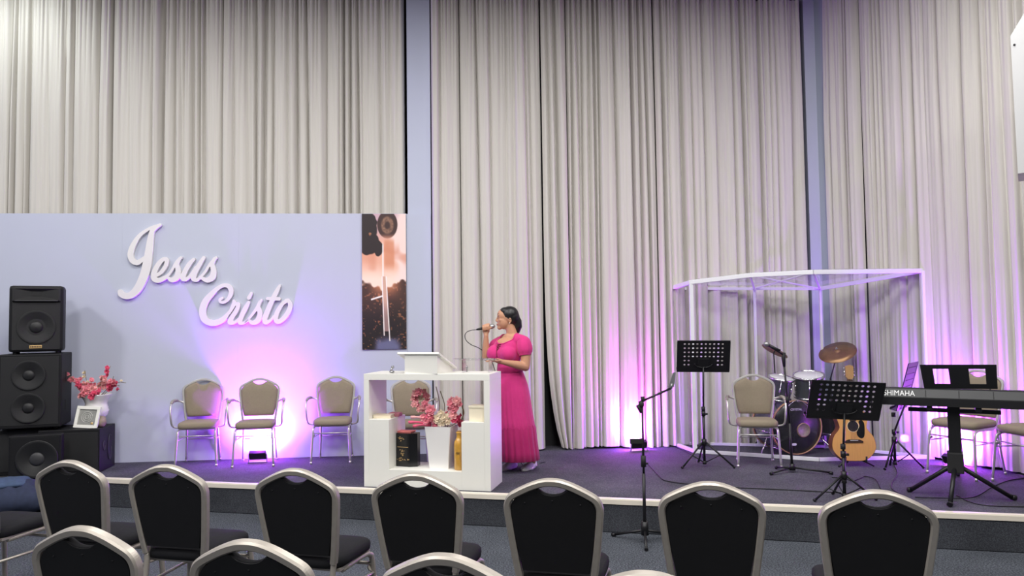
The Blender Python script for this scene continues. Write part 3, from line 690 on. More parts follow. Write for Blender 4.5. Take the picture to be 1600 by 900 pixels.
mb = MB(); mb.b2((-.04, -.239, .085), (.015, -.235, .095)); mb.build('badge', M['steel'], r3)
for z in (.50, .22):
    mb = MB(); mb.b2((.265, -.06, z - .05), (.2705, .06, z + .05), .004); mb.build('handle_recess', M['rubber'], r3)
r4 = cabinet('loudspeaker', 'black full-range loudspeaker with horn and gold badge on top of the pile', (xy(56, Y0 + .02), Y0 + .04, SZ + 1.175), ry + .14, .455, .34, .665, None, bev=.03)
mb = MB(); mb.box((0, -.173, .27), (.40, .012, .46), None, .004); mb.build('grille', M['grille'], r4)
driver(r4, (0, -.176, .26), .165, 'woofer', 'grille', 'cone')
mb = MB()     # horn mouth
ho = []
for sc, yy in ((.86, -.176), (.80, -.178), (.5, -.15), (.28, -.10)):
    ho.append([Vector((x * .225 * sc, yy, .575 + z * (.052 if sc > .5 else .05) * (sc if sc < 1 else 1))) for x, z in [(-1, -1), (-.5, -1), (0, -1), (.5, -1), (1, -1), (1, 0), (1, 1), (.5, 1), (0, 1), (-.5, 1), (-1, 1), (-1, 0)]])
def rect(hx, z0_, z1_, y): return [Vector((-hx, y, z0_)), Vector((hx, y, z0_)), Vector((hx, y, z1_)), Vector((-hx, y, z1_))]
mb = MB(); mb.loft([rect(.20, .515, .645, -.166), rect(.20, .515, .645, -.196), rect(.185, .528, .636, -.198), rect(.045, .56, .61, -.172)], True, False); hm = mb.build('horn_flare', M['grille'], r4)
mb = MB(); mb.b2((-.04, -.1745, .565), (.04, -.170, .605)); mb.build('horn_throat', M['rubber'], hm)
mb = MB(); mb.b2((-.18, -.206, .512), (.18, -.19, .524), .004); mb.build('horn_shelf', M['cone_cap'], hm)
mb = MB(); mb.b2((-.055, -.186, .055), (.05, -.178, .085), .002); bd = mb.build('badge', M['gold'], r4)
mb = MB()
for k in range(7): mb.b2((-.045 + k * .0135, -.1875, .063), (-.037 + k * .0135, -.1855, .077))
mb.build('badge_lettering', M['ink'], bd)
# black subwoofer with vase
cA = g(153, 739); cB = g(172, 728)
r5 = empty('subwoofer', Vector((cA.x - .29, cA.y + .13, SZ)), .16, 'low black subwoofer box carrying the flower vase and framed photo', 'speaker')
mb = MB(); mb.box((0, .03, .215), (.56, .42, .43), None, .008); mb.build('cabinet', M['black_plastic'], r5)
mb = MB(); mb.b2((-.265, -.185, .03), (.265, -.179, .40), .002); mb.build('grille', M['grille'], r5)
for yy, zz, hh in ((-.07, .25, .02), (.08, .215, .10)):
    mb = MB(); R = Matrix.Rotation(PI / 2, 3, 'Y'); mb.loft([[Vector((.279 + o, yy + math.cos(a) * (.022 + .5 * hh * .4) , zz + math.sin(a) * (.022 + hh))) for a in [2 * PI * k / 20 for k in range(20)]] for o in (0, .004)]); mb.build('side_port', M['rubber'], r5)
    mb = MB(); mb.tube([Vector((.284, yy + math.cos(a) * (.024 + .2 * hh), zz + math.sin(a) * (.024 + hh))) for a in [2 * PI * k / 24 for k in range(25)]], .004, 6); mb.build('port_rim', M['cone_cap'], r5)

# ---------------------------------------------------------------- flowers
def blossom(mb, c, r, nrm, mi=0, petals=11):
    c = Vector(c); q = Vector(nrm).to_track_quat('Z', 'Y').to_matrix()
    for ring, (cnt, rad, til) in enumerate(((5, .35, 1.25), (6, .62, .85), (7, .9, .4))):
        for k in range(cnt):
            a = 2 * PI * (k + .5 * ring) / cnt + random.uniform(-.2, .2); u = Vector((math.cos(a), math.sin(a), 0)); v = Vector((-u.y, u.x, 0)); pr = r * rad
            up = Vector((0, 0, 1)); L = r * random.uniform(.55, .72); w_ = r * .36
            b = u * pr * .25; d1 = (u * math.cos(til) + up * math.sin(til))
            vs = [b - v * w_ * .3, b + v * w_ * .3, b + d1 * L * .6 + v * w_, b + d1 * L * .6 - v * w_, b + d1 * L * 1.05 + v * w_ * .45 + u * r * .12, b + d1 * L * 1.05 - v * w_ * .45 + u * r * .12, b + d1 * L * .62 + u * L * .12]
            mb.add([c + q @ p for p in vs], [[0, 1, 6], [1, 2, 6], [2, 4, 6], [4, 5, 6], [5, 3, 6], [3, 0, 6]], True, mi)
FM = lambda: [M['flower'], M['flower_lt'], M['flower_deep'], M['flower_cream']]
def flower_part(root, c, r, mi, nrm=(0, -1, .5)):
    mb = MB(); mb.ball(c, r * .35, n=6, mi=mi); blossom(mb, c, r, nrm, mi); o = mb.build('blossom', FM(), root, fix=False); return o
def spray(root, base, tip, sag, nb, r0, mi, both=True):
    base = Vector(base); tip = Vector(tip); mid = base.lerp(tip, .55) + Vector(sag); P = spline([base, mid, tip], 6)
    mb = MB(); mb.tube(P, .0028, 5); st = mb.build('stem', M['stem'], root)
    mb = MB()
    for k in range(nb):
        t = .35 + .65 * (k + random.random() * .6) / nb; i = min(len(P) - 1, int(t * (len(P) - 1))); c = P[i] + Vector([random.uniform(-1, 1) for _ in range(3)]) * r0 * .9
        rr = r0 * random.uniform(.7, 1.15) * (1.1 - .45 * t)
        mb.ball(c, rr * .4, n=5, mi=mi); blossom(mb, c, rr, (random.uniform(-.7, .7), random.uniform(-1.2, -.2), random.uniform(-.1, 1)), mi)
    if nb: mb.build('petals', FM(), root, fix=False)
    return st
# urn on the subwoofer
vb = at(150, 668, cA.y + .24); vz = SZ + .43
vase = empty('urn_vase', (vb.x, vb.y, vz), 0, 'white urn-shaped vase of pink silk flowers on the black subwoofer', 'vase')
mb = MB(); mb.lathe([(.075, 0), (.08, .01), (.06, .03), (.05, .05), (.065, .065), (.105, .11), (.118, .155), (.105, .20), (.10, .23), (.115, .265), (.15, .312), (.153, .32), (.14, .318), (.105, .27), (.08, .2)], 36, caps=True); mb.build('vase_body', M['white_gloss'], vase)
mb = MB(); mb.lathe([(.0, .285), (.118, .285)], 20, caps=False); mb.build('filler', M['stem'], vase)
random.seed(21)
for (x, z), s, nb_, mi in (((-.26, .53), (-.02, 0, .02), 9, 0), ((-.18, .44), (0, -.03, .02), 7, 2), ((-.10, .42), (0, -.06, 0), 8, 1), ((-.03, .46), (0, -.05, 0), 9, 0), ((.05, .42), (0, -.06, .0), 8, 1), ((.10, .50), (0, 0, .0), 8, 1), ((.13, .60), (0, 0, .02), 6, 2), ((.20, .50), (.03, 0, 0), 5, 0), ((.25, .40), (.02, -.03, .06), 8, 2), ((-.04, .38), (0, -.10, 0), 9, 0), ((.08, .36), (0, -.10, 0), 8, 2), ((-.09, .36), (0, -.10, 0), 8, 1)):
    spray(vase, (x * .15, 0, .29), (x, random.uniform(-.09, .03), z), s, nb_, .040, mi)
spray(vase, (-.02, 0, .29), (-.11, -.02, .56), (-.02, 0, 0), 7, .028, 3); spray(vase, (.05, 0, .29), (.31, -.02, .43), (.02, 0, .06), 2, .02, 3)
# photo frame leaning
fb = at(133, 672, cA.y + .06)
fr_ = empty('photo_frame', (fb.x, fb.y, vz), .05, 'small white photo frame leaning on the vase atop the subwoofer', 'photo frame')
Rf = Matrix.Rotation(-.25, 3, 'X') @ Matrix.Rotation(.07, 3, 'Y')
def fbx(mb, lo, hi, b=0): lo = Vector(lo); hi = Vector(hi); return mb.box(Rf @ ((lo + hi) / 2), hi - lo, Rf, b)
mb = MB(); w2, h2, bw = .115, .215, .030
fbx(mb, (-w2, -.01, .0), (w2, .01, bw), .002); fbx(mb, (-w2, -.01, h2 - bw), (w2, .01, h2), .002); fbx(mb, (-w2, -.01, bw), (-w2 + bw, .01, h2 - bw)); fbx(mb, (w2 - bw, -.01, bw), (w2, .01, h2 - bw))
mb.build('frame', M['white'], fr_)
mb = MB(); fbx(mb, (-w2 + bw, .002, bw), (w2 - bw, .006, h2 - bw)); ph = mb.build('picture', mat('grey_print', (.27, .27, .25), .4, var=.35, scale=30), fr_)
mb = MB()
for rr, z_ in ((.052, .0), (.036, 0), (.018, 0)): mb.tube([Rf @ Vector((-.005 + math.cos(a) * rr, 0, .108 + math.sin(a) * rr)) for a in [2 * PI * k / 24 for k in range(25)]], .0035, 5)
mb.build('round_print', mat('pale_print', (.5, .5, .47), .5), ph)
mb = MB(); mb.lathe([(.001, 0), (.012, .001), (.012, .003), (.001, .004)], 10, Rf @ Vector((.055, 0, .05)), Matrix.Rotation(PI / 2, 3, 'X')); mb.build('gold_seal', M['gold'], ph)
mb = MB(); mb.ball((0, 0, .05), (.05, .045, .055), n=8)
for i, v in enumerate(mb.v): mb.v[i] = tuple(Vector(v) * (1 + .12 * math.sin(i * 2.3)))
pr = at(158, 668, cA.y + .14); o = mb.build('stone', M['rock'], None, (pr.x, pr.y, vz)); tag(o, 'small brown rough stone beside the foot of the urn vase', 'stone')

# ---------------------------------------------------------------- uplights
def uplight(px, py, rz, label, w_=.17, back=.0):
    p = g(px, py); p = p - Vector((-math.sin(rz), math.cos(rz), 0)) * back; r = empty('floor_light', p, rz, label, 'light', 'small LED floor lights')
    # fixture: box housing tilted back, lens towards +y (the wall)
    R = Matrix.Rotation(.55, 3, 'X')
    mb = MB(); mb.box(R @ Vector((0, 0, 0)) + Vector((0, 0, .075)), (w_, .05, .085), R, .006); mb.build('housing', M['black_plastic'], r)
    mb = MB(); mb.box(R @ Vector((0, .028, 0)) + Vector((0, 0, .075)), (w_ * .88, .004, .068), R); mb.build('lens', M['led'], r)
    mb = MB()
    for s in (-1, 1): mb.b2((s * (w_ / 2 + .006) - .003, -.012, 0), (s * (w_ / 2 + .006) + .003, .012, .09))
    mb.b2((-w_ / 2 - .01, -.03, 0), (w_ / 2 + .01, .03, .008)); mb.build('bracket', M['steel'], r)
    f = Vector((-math.sin(rz), math.cos(rz), 0)); src = p + f * .07 + Vector((0, 0, .11))
    return p, f, src
VIO = (.36, .06, 1.0); MAG = (1.0, .06, .80); PINKW = (1.0, .60, .95)
pw1 = math.atan2(pd.y, pd.x)
def beams(src, f, tgt_h, e1, e2, e3):
    light('SPOT', 'led_beam', src, src + f * .32 + Vector((0, 0, .55)), e1, VIO, .07, spot=2.75, blend=1.0)
    light('SPOT', 'led_beam', src + Vector((.02, 0, 0)), src + f * .32 + Vector((.02, 0, .34)), e2, MAG, .07, spot=2.0, blend=1.0)
    light('SPOT', 'led_beam', src, src + f * .4 + Vector((0, 0, .16)), e3, PINKW, .03, spot=1.9, blend=.9)
    light('POINT', 'led_spill', src - f * .02 + Vector((0, 0, .03)), src, 34, VIO, .04)
p, f, src = uplight(404, 721.5, pw1, 'small LED floor light glowing at the partition under the middle armchair', back=.03)
beams(src, f, 1, 640, 170, 34)
p, f, src = uplight(988, 700, pw1 + .12, 'small LED floor light washing the curtain magenta, left of the drum booth', back=.20)
src1 = src + f * 0
beams(src, f, 1, 150, 330, 45)
p, f, src = uplight(1512, 727, math.atan2(rd.y, rd.x) , 'small LED floor light behind the keyboard stand lighting the curtain violet', back=.22)
beams(src, -rn, 1, 420, 110, 14)
# ---------------------------------------------------------------- white shelf unit
yawS = math.atan2(ed.y, ed.x); SW = 1.15; SD = .40; SH = .985
pR = g(767, 768); uS = Vector((math.cos(yawS), math.sin(yawS), 0)); vS = Vector((-uS.y, uS.x, 0))
pL = pR - uS * SW
unit = empty('display_lectern', pL, yawS, 'white laminate display unit with open niches at the stage edge, pulpit on top', 'display unit')
def up(name, lo, hi, m='white', b=.002): return MB().b2(lo, hi, b).build(name, M[m], unit)
up('top_board', (0, 0, SH - .055), (SW, SD, SH)); up('side_panel', (0, 0, 0), (.048, SD, SH - .055)); up('side_panel', (SW - .052, 0, 0), (SW, SD, SH - .055))
up('left_plinth', (.048, .0005, 0), (.235, SD - .01, .585)); up('right_plinth', (.895, .0005, 0), (SW - .052, SD - .01, .575)); up('base_block', (.235, .0005, 0), (.895, SD - .01, .155))
def ul(x, y, z): return pL + uS * x + vS * y + Vector((0, 0, z))
# sloping white pulpit
pul = empty('pulpit_desk', ul(.545, .16, SH), yawS - .10, 'white sloping pulpit desk standing on the display unit', 'pulpit')
w2 = .155
prof = [(-.15, 0), (.20, 0), (.20, .03), (-.15, .165)]
mb = MB(); mb.add([(-w2, y, z) for y, z in prof] + [(w2, y, z) for y, z in prof], [[0, 1, 2, 3], [7, 6, 5, 4], [0, 4, 5, 1], [1, 5, 6, 2], [2, 6, 7, 3], [3, 7, 4, 0]]); mb.build('pulpit_body', M['white'], pul)
sl = math.atan2(.03 - .165, .35); Rl = Matrix.Rotation(sl, 3, 'X')
mb = MB(); mb.box(Vector((-.02, .03, .105)) , (.40, .42, .018), Rl, .003); mb.build('reading_board', M['white'], pul)
# clear acrylic stand
acr = empty('acrylic_lectern', ul(.98, .20, SH), yawS, 'clear acrylic reading plate under the woman\'s hand, right end of the unit', 'lectern')
mb = MB(); mb.box((0, .02, .115), (.36, .26, .008), Matrix.Rotation(-.10, 3, 'X'), .002); mb.build('acrylic_plate', M['acrylic'], acr)
for s in (-1, 1):
    mb = MB(); mb.b2((s * .12 - .003, -.04, 0), (s * .12 + .003, .08, .112)); mb.build('acrylic_leg', M['acrylic'], acr)
# small things on top
mb = MB(); mb.ball((0, 0, .012), (.024, .018, .012), n=8); mb.tube([(-.012, 0, .015), (.002, 0, .045)], .010, 8); mb.tube([(-.004, 0, .05), (.018, 0, .055)], .012, 8)
o = mb.build('microphone_clip', M['steel'], None, ul(.225, .10, SH)); tag(o, 'dark grey microphone clip lying on the unit top, left of the pulpit', 'clip')
mb = MB(); mb.b2((-.02, -.01, 0), (.02, .01, .012), .003); mb.tube([(.008, 0, .01), (.014, 0, .04)], .006, 8); mb.tube([(.002, 0, .042), (.03, 0, .044)], .008, 8)
o = mb.build('clip', M['chrome'], None, ul(.375, .12, SH)); tag(o, 'tiny chrome clip right beside the left foot of the pulpit', 'clip')
mb = MB(); mb.lathe([(.008, 0), (.008, .03), (.012, .035), (.008, .05), (.001, .055)], 10); o = mb.build('screw_knob', M['steel'], None, ul(.86, .30, SH)); tag(o, 'small grey knob standing right of the pulpit desk', 'knob')
# books on left plinth
bk_ = empty('book', ul(.128, .14, .585), yawS + .1, 'closed cream-covered book on the left ledge of the unit', 'book')
MB().b2((-.085, -.06, 0), (.085, .06, .005), .001).build('cover', M['tan_book'], bk_); MB().b2((-.08, -.056, .005), (.08, .058, .025), .001).build('pages', M['cream'], bk_); MB().b2((-.085, -.06, .025), (.085, .06, .03), .001).build('cover', M['tan_book'], bk_)
mb = MB(); mb.box((0, 0, .018), (.11, .09, .036), None, .014); o = mb.build('pouch', M['rose_book'], None, ul(.195, .25, .585)); o.rotation_euler[2] = yawS; tag(o, 'mauve patterned pouch behind the cream book on the left ledge', 'pouch')
# tin / box with gold print
bb = empty('gift_box', ul(.335, .19, .155), yawS + .05, 'black box with gold printed marks inside the unit', 'box')
mb = MB(); pts = [(-.095, -.03), (.035, -.06), (.10, -.03), (.10, .05), (-.095, .05)]
mb.add([(x, y, 0) for x, y in pts] + [(x, y, .292) for x, y in pts], [[0, 1, 2, 3, 4], [9, 8, 7, 6, 5]] + [[i, (i + 1) % 5, (i + 1) % 5 + 5, i + 5] for i in range(5)]); mb.build('box_body', mat('gloss_black', (.008, .008, .009), .2, var=.1), bb)
a_ = Vector((-.095, -.03, 0)); ax = Vector((.13, -.03, 0)).normalized(); Rb = axes(ax, (0, 0, 1)); nb_ = -Rb.col[1]
def onb(x, z): return a_ + ax * x + Vector((0, 0, z)) + nb_ * .0012
mb = MB(); mb.box(onb(.066, .172), (.11, .001, .005), Rb)
random.seed(3)
for cx, cz, n_, sx, sz in ((.05, .235, 9, .028, .016), (.05, .115, 10, .024, .026), (.03, .055, 8, .018, .016), (.09, .06, 6, .03, .006)):
    for k in range(n_):
        x = cx + random.uniform(-sx, sx) ; z = cz + random.uniform(-sz, sz); a = random.uniform(-1, 1)
        mb.tube([onb(x, z), onb(x + .012 * math.sin(a), z + .012 * math.cos(a)), onb(x + .016 * math.sin(a + .8), z + .006 * math.cos(a))], .0018, 5)
mb.build('gold_print', M['gold'], bb)
# square white vase
sv = empty('square_vase', ul(.655, .19, .155), yawS, 'tapering square white vase of pink and cream flowers inside the unit', 'vase')
def sq(h, z, c=.006): return [Vector((x, y, z)) for x, y in ((-h + c, -h), (h - c, -h), (h, -h + c), (h, h - c), (h - c, h), (-h + c, h), (-h, h - c), (-h, -h + c))]
mb = MB(); mb.loft([sq(.088, 0), sq(.118, .365), sq(.112, .365), sq(.104, .30)], True, False); mb.build('vase_body', M['white_gloss'], sv)
random.seed(5)
for x, z, y, nb_, mi, sg in ((-.19, .60, .02, 0, 0, (0, 0, .05)), (.16, .60, -.04, 8, 0, (.02, -.02, .06)), (.10, .50, -.05, 7, 1, (0, -.02, .03)), (-.10, .42, -.10, 5, 0, (0, -.03, .05)), (.16, .42, .03, 6, 2, (.05, 0, .03))):
    spray(sv, (x * .3, 0, .33), (x, y, z), sg, nb_, .036, mi)
for k in range(15):    # loose pink head on the left
    a = 2 * PI * k / 15; flower_part(sv, (-.19 + (.066 + random.uniform(-.016, .012)) * math.cos(a), random.uniform(-.04, .02), .585 + (.070 + random.uniform(-.014, .014)) * math.sin(a)), random.uniform(.026, .042), k % 2)
flower_part(sv, (-.20, .01, .60), .035, 3)
for x, z, r_, mi in ((-.075, .50, .055, 0), (-.085, .455, .04, 2), (-.05, .42, .04, 0), (-.14, .44, .038, 0), (.02, .475, .038, 3), (-.005, .43, .05, 3), (.05, .44, .048, 3), (.03, .40, .045, 3), (.085, .41, .04, 3), (.13, .46, .045, 1), (.145, .515, .042, 0), (.115, .56, .045, 0), (.165, .585, .045, 1), (.19, .56, .032, 0), (.14, .42, .035, 2), (-.10, .395, .035, 2)):
    flower_part(sv, (x, -.07, z), r_, mi)
for x, z, x2, z2, mi in ((-.08, .38, -.27, .40, 2), (-.08, .37, -.23, .365, 2), (-.10, .42, -.25, .445, 1)):
    mb = MB(); mb.tube(spline([(x, -.05, z), ((x + x2) / 2, -.09, (z + z2) / 2 + .01), (x2, -.10, z2)], 5), [.012] * 4 + [.010] * 4 + [.014] * 3, 6); mb.build('petal_frond', FM()[mi], sv)
mb = MB(); mb.tube(spline([(.17, .02, .40), (.20, .02, .47), (.19, .0, .54)], 5), .006, 6); mb.build('twig', M['stem'], sv)
mb = MB(); mb.tube(spline([(-.05, .05, .38), (-.04, .06, .56), (-.07, .06, .70)], 5), .004, 5); mb.tube(spline([(-.03, .05, .38), (.01, .06, .52), (-.03, .06, .66)], 5), .004, 5); mb.build('twig', M['stem'], sv)
# bottles
mb = MB(); mb.lathe([(.015, 0), (.016, .18), (.010, .24), (.008, .28), (.001, .283)], 12); o = mb.build('slim_bottle', mat('dark_glass', (.01, .01, .012), .15), None, ul(.785, .27, .155)); tag(o, 'slim dark bottle between the square vase and the amber bottle', 'bottle')
bo = empty('amber_bottle', ul(.845, .10, .155), yawS, 'honey-coloured bottle with small dark print beside the right plinth', 'bottle')
mb = MB(); mb.lathe([(.042, 0), (.046, .006), (.046, .22), (.043, .24), (.028, .265), (.024, .275), (.024, .31), (.028, .315), (.028, .322), (.02, .325)], 28); mb.build('bottle_body', M['amber'], bo)
mb = MB(); mb.lathe([(.018, .322), (.018, .335), (.001, .336)], 14); mb.build('cork', mat('cork', (.35, .2, .08), .8, var=.3, scale=80), bo)
mb = MB()
for k in range(9):
    a = -PI / 2 + (k - 4) * .085; z = .145 + .008 * math.sin(k * 2.4); mb.tube([(.0468 * math.cos(a), .0468 * math.sin(a), z - .008), (.0468 * math.cos(a + .05), .0468 * math.sin(a + .05), z + .008)], .0014, 4)
mb.build('bottle_print', M['ink'], bo)
cb = empty('cream_box', ul(1.015, .12, .575), yawS, 'small cream cardboard box on the right ledge of the unit', 'box')
MB().b2((-.068, -.06, 0), (.075, .07, .115), .002).build('box_body', M['cream'], cb); MB().b2((-.072, -.064, .115), (.079, .074, .135), .002).build('box_lid', M['cream'], cb)
cb = empty('coral_book', ul(.33, .16, .447), yawS - .1)      # salmon booklet resting on the black box
cb.location = ul(.29, .24, .155 + .292)
tag(cb, 'coral pink booklet lying across the top of the black box', 'booklet')
MB().b2((-.075, -.05, 0), (.085, .05, .012), .002).build('cover', M['coral'], cb)

# ---------------------------------------------------------------- denim on the floor
random.seed(9)
p = g(18, 806, 0.0); dn = empty('denim_jacket', (p.x, p.y + .12, 0), .2, 'crumpled blue denim jacket heaped on the hall floor at far left', 'jacket')
def heap(c, r, seed, m, name):
    mb = MB(); mb.ball(c, r, n=26); rr = np.random.RandomState(seed)
    for i, v in enumerate(mb.v):
        v = Vector(v); d = v - Vector(c); k = 1 + .10 * math.sin(d.x * 21 + seed) * math.cos(d.y * 17 + seed) + .05 * math.sin(d.x * 50 + d.z * 33 + seed); w_ = Vector(c) + d * k; mb.v[i] = (w_.x, w_.y, max(.004, w_.z))
    return mb.build(name, M[m], dn)
heap((-.05, 0, .13), (.36, .24, .16), 3, 'denim', 'jacket_body'); heap((-.16, .0, .27), (.26, .18, .055), 5, 'denim_lt', 'folded_front'); heap((.22, -.02, .10), (.22, .10, .07), 8, 'denim', 'sleeve')

# ---------------------------------------------------------------- music stands
def holes_plate(wd, ht, holes, cellx, cellz, r, th=.003):
    mb = MB(); nx = int(round(wd / cellx)); nz = int(round(ht / cellz)); cx = wd / nx; cz = ht / nz
    for j in range(nz):
        for i in range(nx):
            x0 = -wd / 2 + i * cx; z0 = -ht / 2 + j * cz
            if holes(i, j, nx, nz):
                xm, zm = x0 + cx / 2, z0 + cz / 2; sqp = [(x0, z0), (xm, z0), (x0 + cx, z0), (x0 + cx, zm), (x0 + cx, z0 + cz), (xm, z0 + cz), (x0, z0 + cz), (x0, zm)]
                oc = [(xm + r * math.cos(a), zm + r * .85 * math.sin(a)) for a in [-3 * PI / 4 + PI / 4 * k for k in range(8)]]
                for y, fl in ((-th / 2, 0), (th / 2, 1)):
                    vs = [(x, y, z) for x, z in sqp] + [(x, y, z) for x, z in oc]; fs = [[k, (k + 1) % 8, (k + 1) % 8 + 8, k + 8] for k in range(8)]
                    mb.add(vs, [f[::-1] for f in fs] if fl else fs)
                vs = [(x, -th / 2, z) for x, z in oc] + [(x, th / 2, z) for x, z in oc]; mb.add(vs, [[k, (k + 1) % 8, (k + 1) % 8 + 8, k + 8] for k in range(8)])
            else: mb.b2((x0, -th / 2, z0), (x0 + cx, th / 2, z0 + cz))
    # rim
    for lo, hi in (((-wd / 2 - .012, -.004, ht / 2), (wd / 2 + .012, .004, ht / 2 + .014)), ((-wd / 2 - .012, -.004, -ht / 2 - .012), (wd / 2 + .012, .004, -ht / 2)), ((-wd / 2 - .014, -.004, -ht / 2), (-wd / 2, .004, ht / 2)), ((wd / 2, -.004, -ht / 2), (wd / 2 + .014, .004, ht / 2))): mb.b2(lo, hi)
    return mb
def tripod(root, zhub, feet, m, r=.009, name='leg', zlow=None):
    for fx, fy in feet:
        mb = MB(); mb.tube([(fx * .06, fy * .06, zhub), (fx * .97, fy * .97, .012)], r, 8); mb.tube([(fx * .94, fy * .94, .017), (fx, fy, .012)], r * 1.5, 8)
        if zlow: mb.tube([(fx * .5, fy * .5, zhub * .5), (fx * .05, fy * .05, zlow)], r * .55, 6)
        mb.build(name, M[m], root)
def music_stand(base, label, dc, u, v, wd, ht, hub, feet, holes, knobs, m='black_metal'):
    root = empty('music_stand', base, 0, label, 'music stand', 'black perforated music stands')
    dc = Vector(dc) - Vector(base)
    R = axes(u, v)
    mb = holes_plate(wd - .026, ht - .026, holes, (wd - .026) / 12, (ht - .026) / 7, .0105 * wd / .5)
    mb.v = [tuple(R @ Vector(p) + dc) for p in mb.v]; dk = mb.build('desk', M[m], root)
    mb = MB(); yy = R.col[1]; far = 1 if yy.y > 0 else -1
    mb.box(R @ Vector((0, .03 * far, -ht / 2 + .002)) + dc, (wd, .06, .004), R); mb.box(R @ Vector((0, .06 * far, -ht / 2 + .012)) + dc, (wd, .004, .022), R); mb.build('ledge', M[m], dk)
    mb = MB(); yb_ = -.012 * far
    mb.tube([R @ Vector((math.sin(a) * wd * .17, yb_, -ht * .30 - math.cos(a) * ht * .13 + .03)) + dc for a in [(-1.5 + 3.0 * k / 12) for k in range(13)]], .006, 6)
    mb.box(R @ Vector((0, yb_ * .6, -ht * .2)) + dc, (wd * .22, .012, ht * .28), R, .004); mb.build('desk_bracket', M[m], dk)
    tp = R @ Vector((0, yb_ * 2, -ht * .3)) + dc
    mb = MB(); mb.tube([(0, 0, hub * .25), (0, 0, (tp.z) * .55)], .0125, 10); mb.tube([(0, 0, tp.z * .53), (tp.x, tp.y, tp.z)], .009, 10); mb.build('pole', M[m], root)
    mb = MB(); mb.tube([(0, 0, tp.z * .53 - .02), (0, 0, tp.z * .53 + .025)], .02, 10); mb.tube([(0, 0, tp.z * .53), (.04, -.01, tp.z * .53)], .010, 8); mb.build('height_clamp', M[m], root)
    for kz in knobs:
        mb = MB(); mb.tube([(0, 0, kz - .02), (0, 0, kz + .02)], .019, 10); mb.build('collar', M['rubber'], root)
    mb = MB(); mb.tube([(0, 0, hub - .03), (0, 0, hub + .03)], .024, 10); mb.tube([(0, 0, .03), (0, 0, .06)], .02, 10); mb.build('tripod_hub', M[m], root)
    tripod(root, hub, feet, m, .009, zlow=.05)
    return root
hol = lambda i, j, nx, nz: (1 <= i <= nx - 2) and ((j >= 3) or (j in (1, 2) and (i in (1, 2) or i in (nx - 3, nx - 2)))) and j < nz
Y1 = 7.25; b1 = g(1101, 730); Y1 = b1.y
c = at(1099, 557, Y1 - .03); tl = at(1053, 534, Y1 - .07); tr = at(1131, 534, Y1 - .14); bl = at(1067, 581, Y1 + .04)
music_stand(b1, 'tall black music stand with perforated desk between microphone stand and armchair', c, tr - tl, tl - bl, .50, .335, .24,
            [(-.24, -.08), (.27, -.09), (-.0, .24)], hol, [.56])
b2 = g(1320, 783); Y2 = b2.y
c = at(1321, 626, Y2 - .03); tl = at(1268, 595, Y2 - .06); tr = at(1384, 600, Y2 - .10); bl = at(1264, 652, Y2 + .06)
music_stand(b2, 'black perforated music stand nearest the stage edge, in front of the guitar', c, tr - tl, Vector((tl - bl).xyz) + Vector((.01, 0, 0)), (tr - tl).length, .33, .20,
            [(-.25, -.02), (.25, -.0), (0, .22)], hol, [.16, .42])
b3 = g(1399, 731); Y3 = b3.y
c = at(1413, 590, Y3); 
ms3 = music_stand(b3, 'black music stand turned edge-on and steeply tilted, left of the keyboard rest', at(1418, 603, Y3 - .02), Vector((.592, .709, .0)), Vector((.17, .03, .42)), .40, .46, .26,
            [(-.16, -.12), (.24, -.06), (.0, .10)], hol, [.5])

# ---------------------------------------------------------------- microphone stands
def mic(root, tip, back, m_body='black_metal', parent=True):
    tip = Vector(tip); back = Vector(back); d = (tip - back).normalized(); L = (tip - back).length
    mb = MB(); mb.tube([back, back + d * L * .1, back + d * L * .72], [.010, .011, .0155], 12); o = mb.build('microphone_body', M[m_body], root)
    mb = MB(); mb.tube([back + d * L * .72, back + d * L * .78, back + d * L * .9, tip], [.019, .0235, .0235, .012], 14); mb.build('microphone_head', M['steel'], o if parent else root)
    return o
b4 = g(1008, 848, 0.0)
s4 = empty('microphone_stand', b4, 0, 'black boom microphone stand on the hall floor before the stage, holding no microphone', 'microphone stand')
zt4 = at(1005, 632, b4.y).z
mb = MB(); mb.tube([(0, 0, .05), (0, 0, .52)], .0125, 10); mb.tube([(0, 0, .5), (-.0, 0, zt4)], .009, 10); mb.build('pole', M['black_metal'], s4)
zc = at(1008, 689, b4.y).z
mb = MB(); mb.b2((-.10, -.012, zc - .02), (0, .012, zc + .02), .004); mb.build('cable_holder', M['rubber'], s4)
mb = MB(); zc2 = at(1008, 720, b4.y).z; mb.tube([(0, 0, zc2 - .045), (0, 0, zc2 + .04)], .02, 10); mb.tube([(0, 0, zc2 - .02), (.035, 0, zc2 - .02)], .008, 8); mb.build('height_clamp', M['rubber'], s4)
mb = MB(); mb.tube([(0, 0, .06), (0, 0, .16)], [.03, .024], 12); mb.build('tripod_hub', M['black_metal'], s4)
ft = [g(956, 838, 0) - b4, g(1010, 862, 0) - b4, Vector((.27, .16, 0))]
for f_ in ft:
    mb = MB(); mb.tube([(0, 0, .095), (f_.x * .95, f_.y * .95, .016)], .010, 8); mb.tube([(f_.x * .9, f_.y * .9, .018), (f_.x, f_.y, .014)], .014, 8); mb.build('leg', M['black_metal'], s4)
bm1 = at(1048, 607, b4.y + .02) - b4; bm0 = at(1002, 627, b4.y) - b4
mb = MB(); mb.tube([bm0 + Vector((-.02, 0, -.01)), bm1], .0085, 8); mb.build('boom_arm', M['black_metal'], s4)
mb = MB(); mb.ball((bm0.x, bm0.y, zt4 + .0), (.022, .02, .028), n=8); mb.tube([(bm0.x - .03, 0, zt4 - .005), (bm0.x, 0, zt4 - .06)], .014, 8); mb.tube([(bm0.x + .01, 0, zt4 + .02), (bm0.x + .01, 0, zt4 + .06)], [.012, .016], 8); mb.build('boom_clutch', M['rubber'], s4)
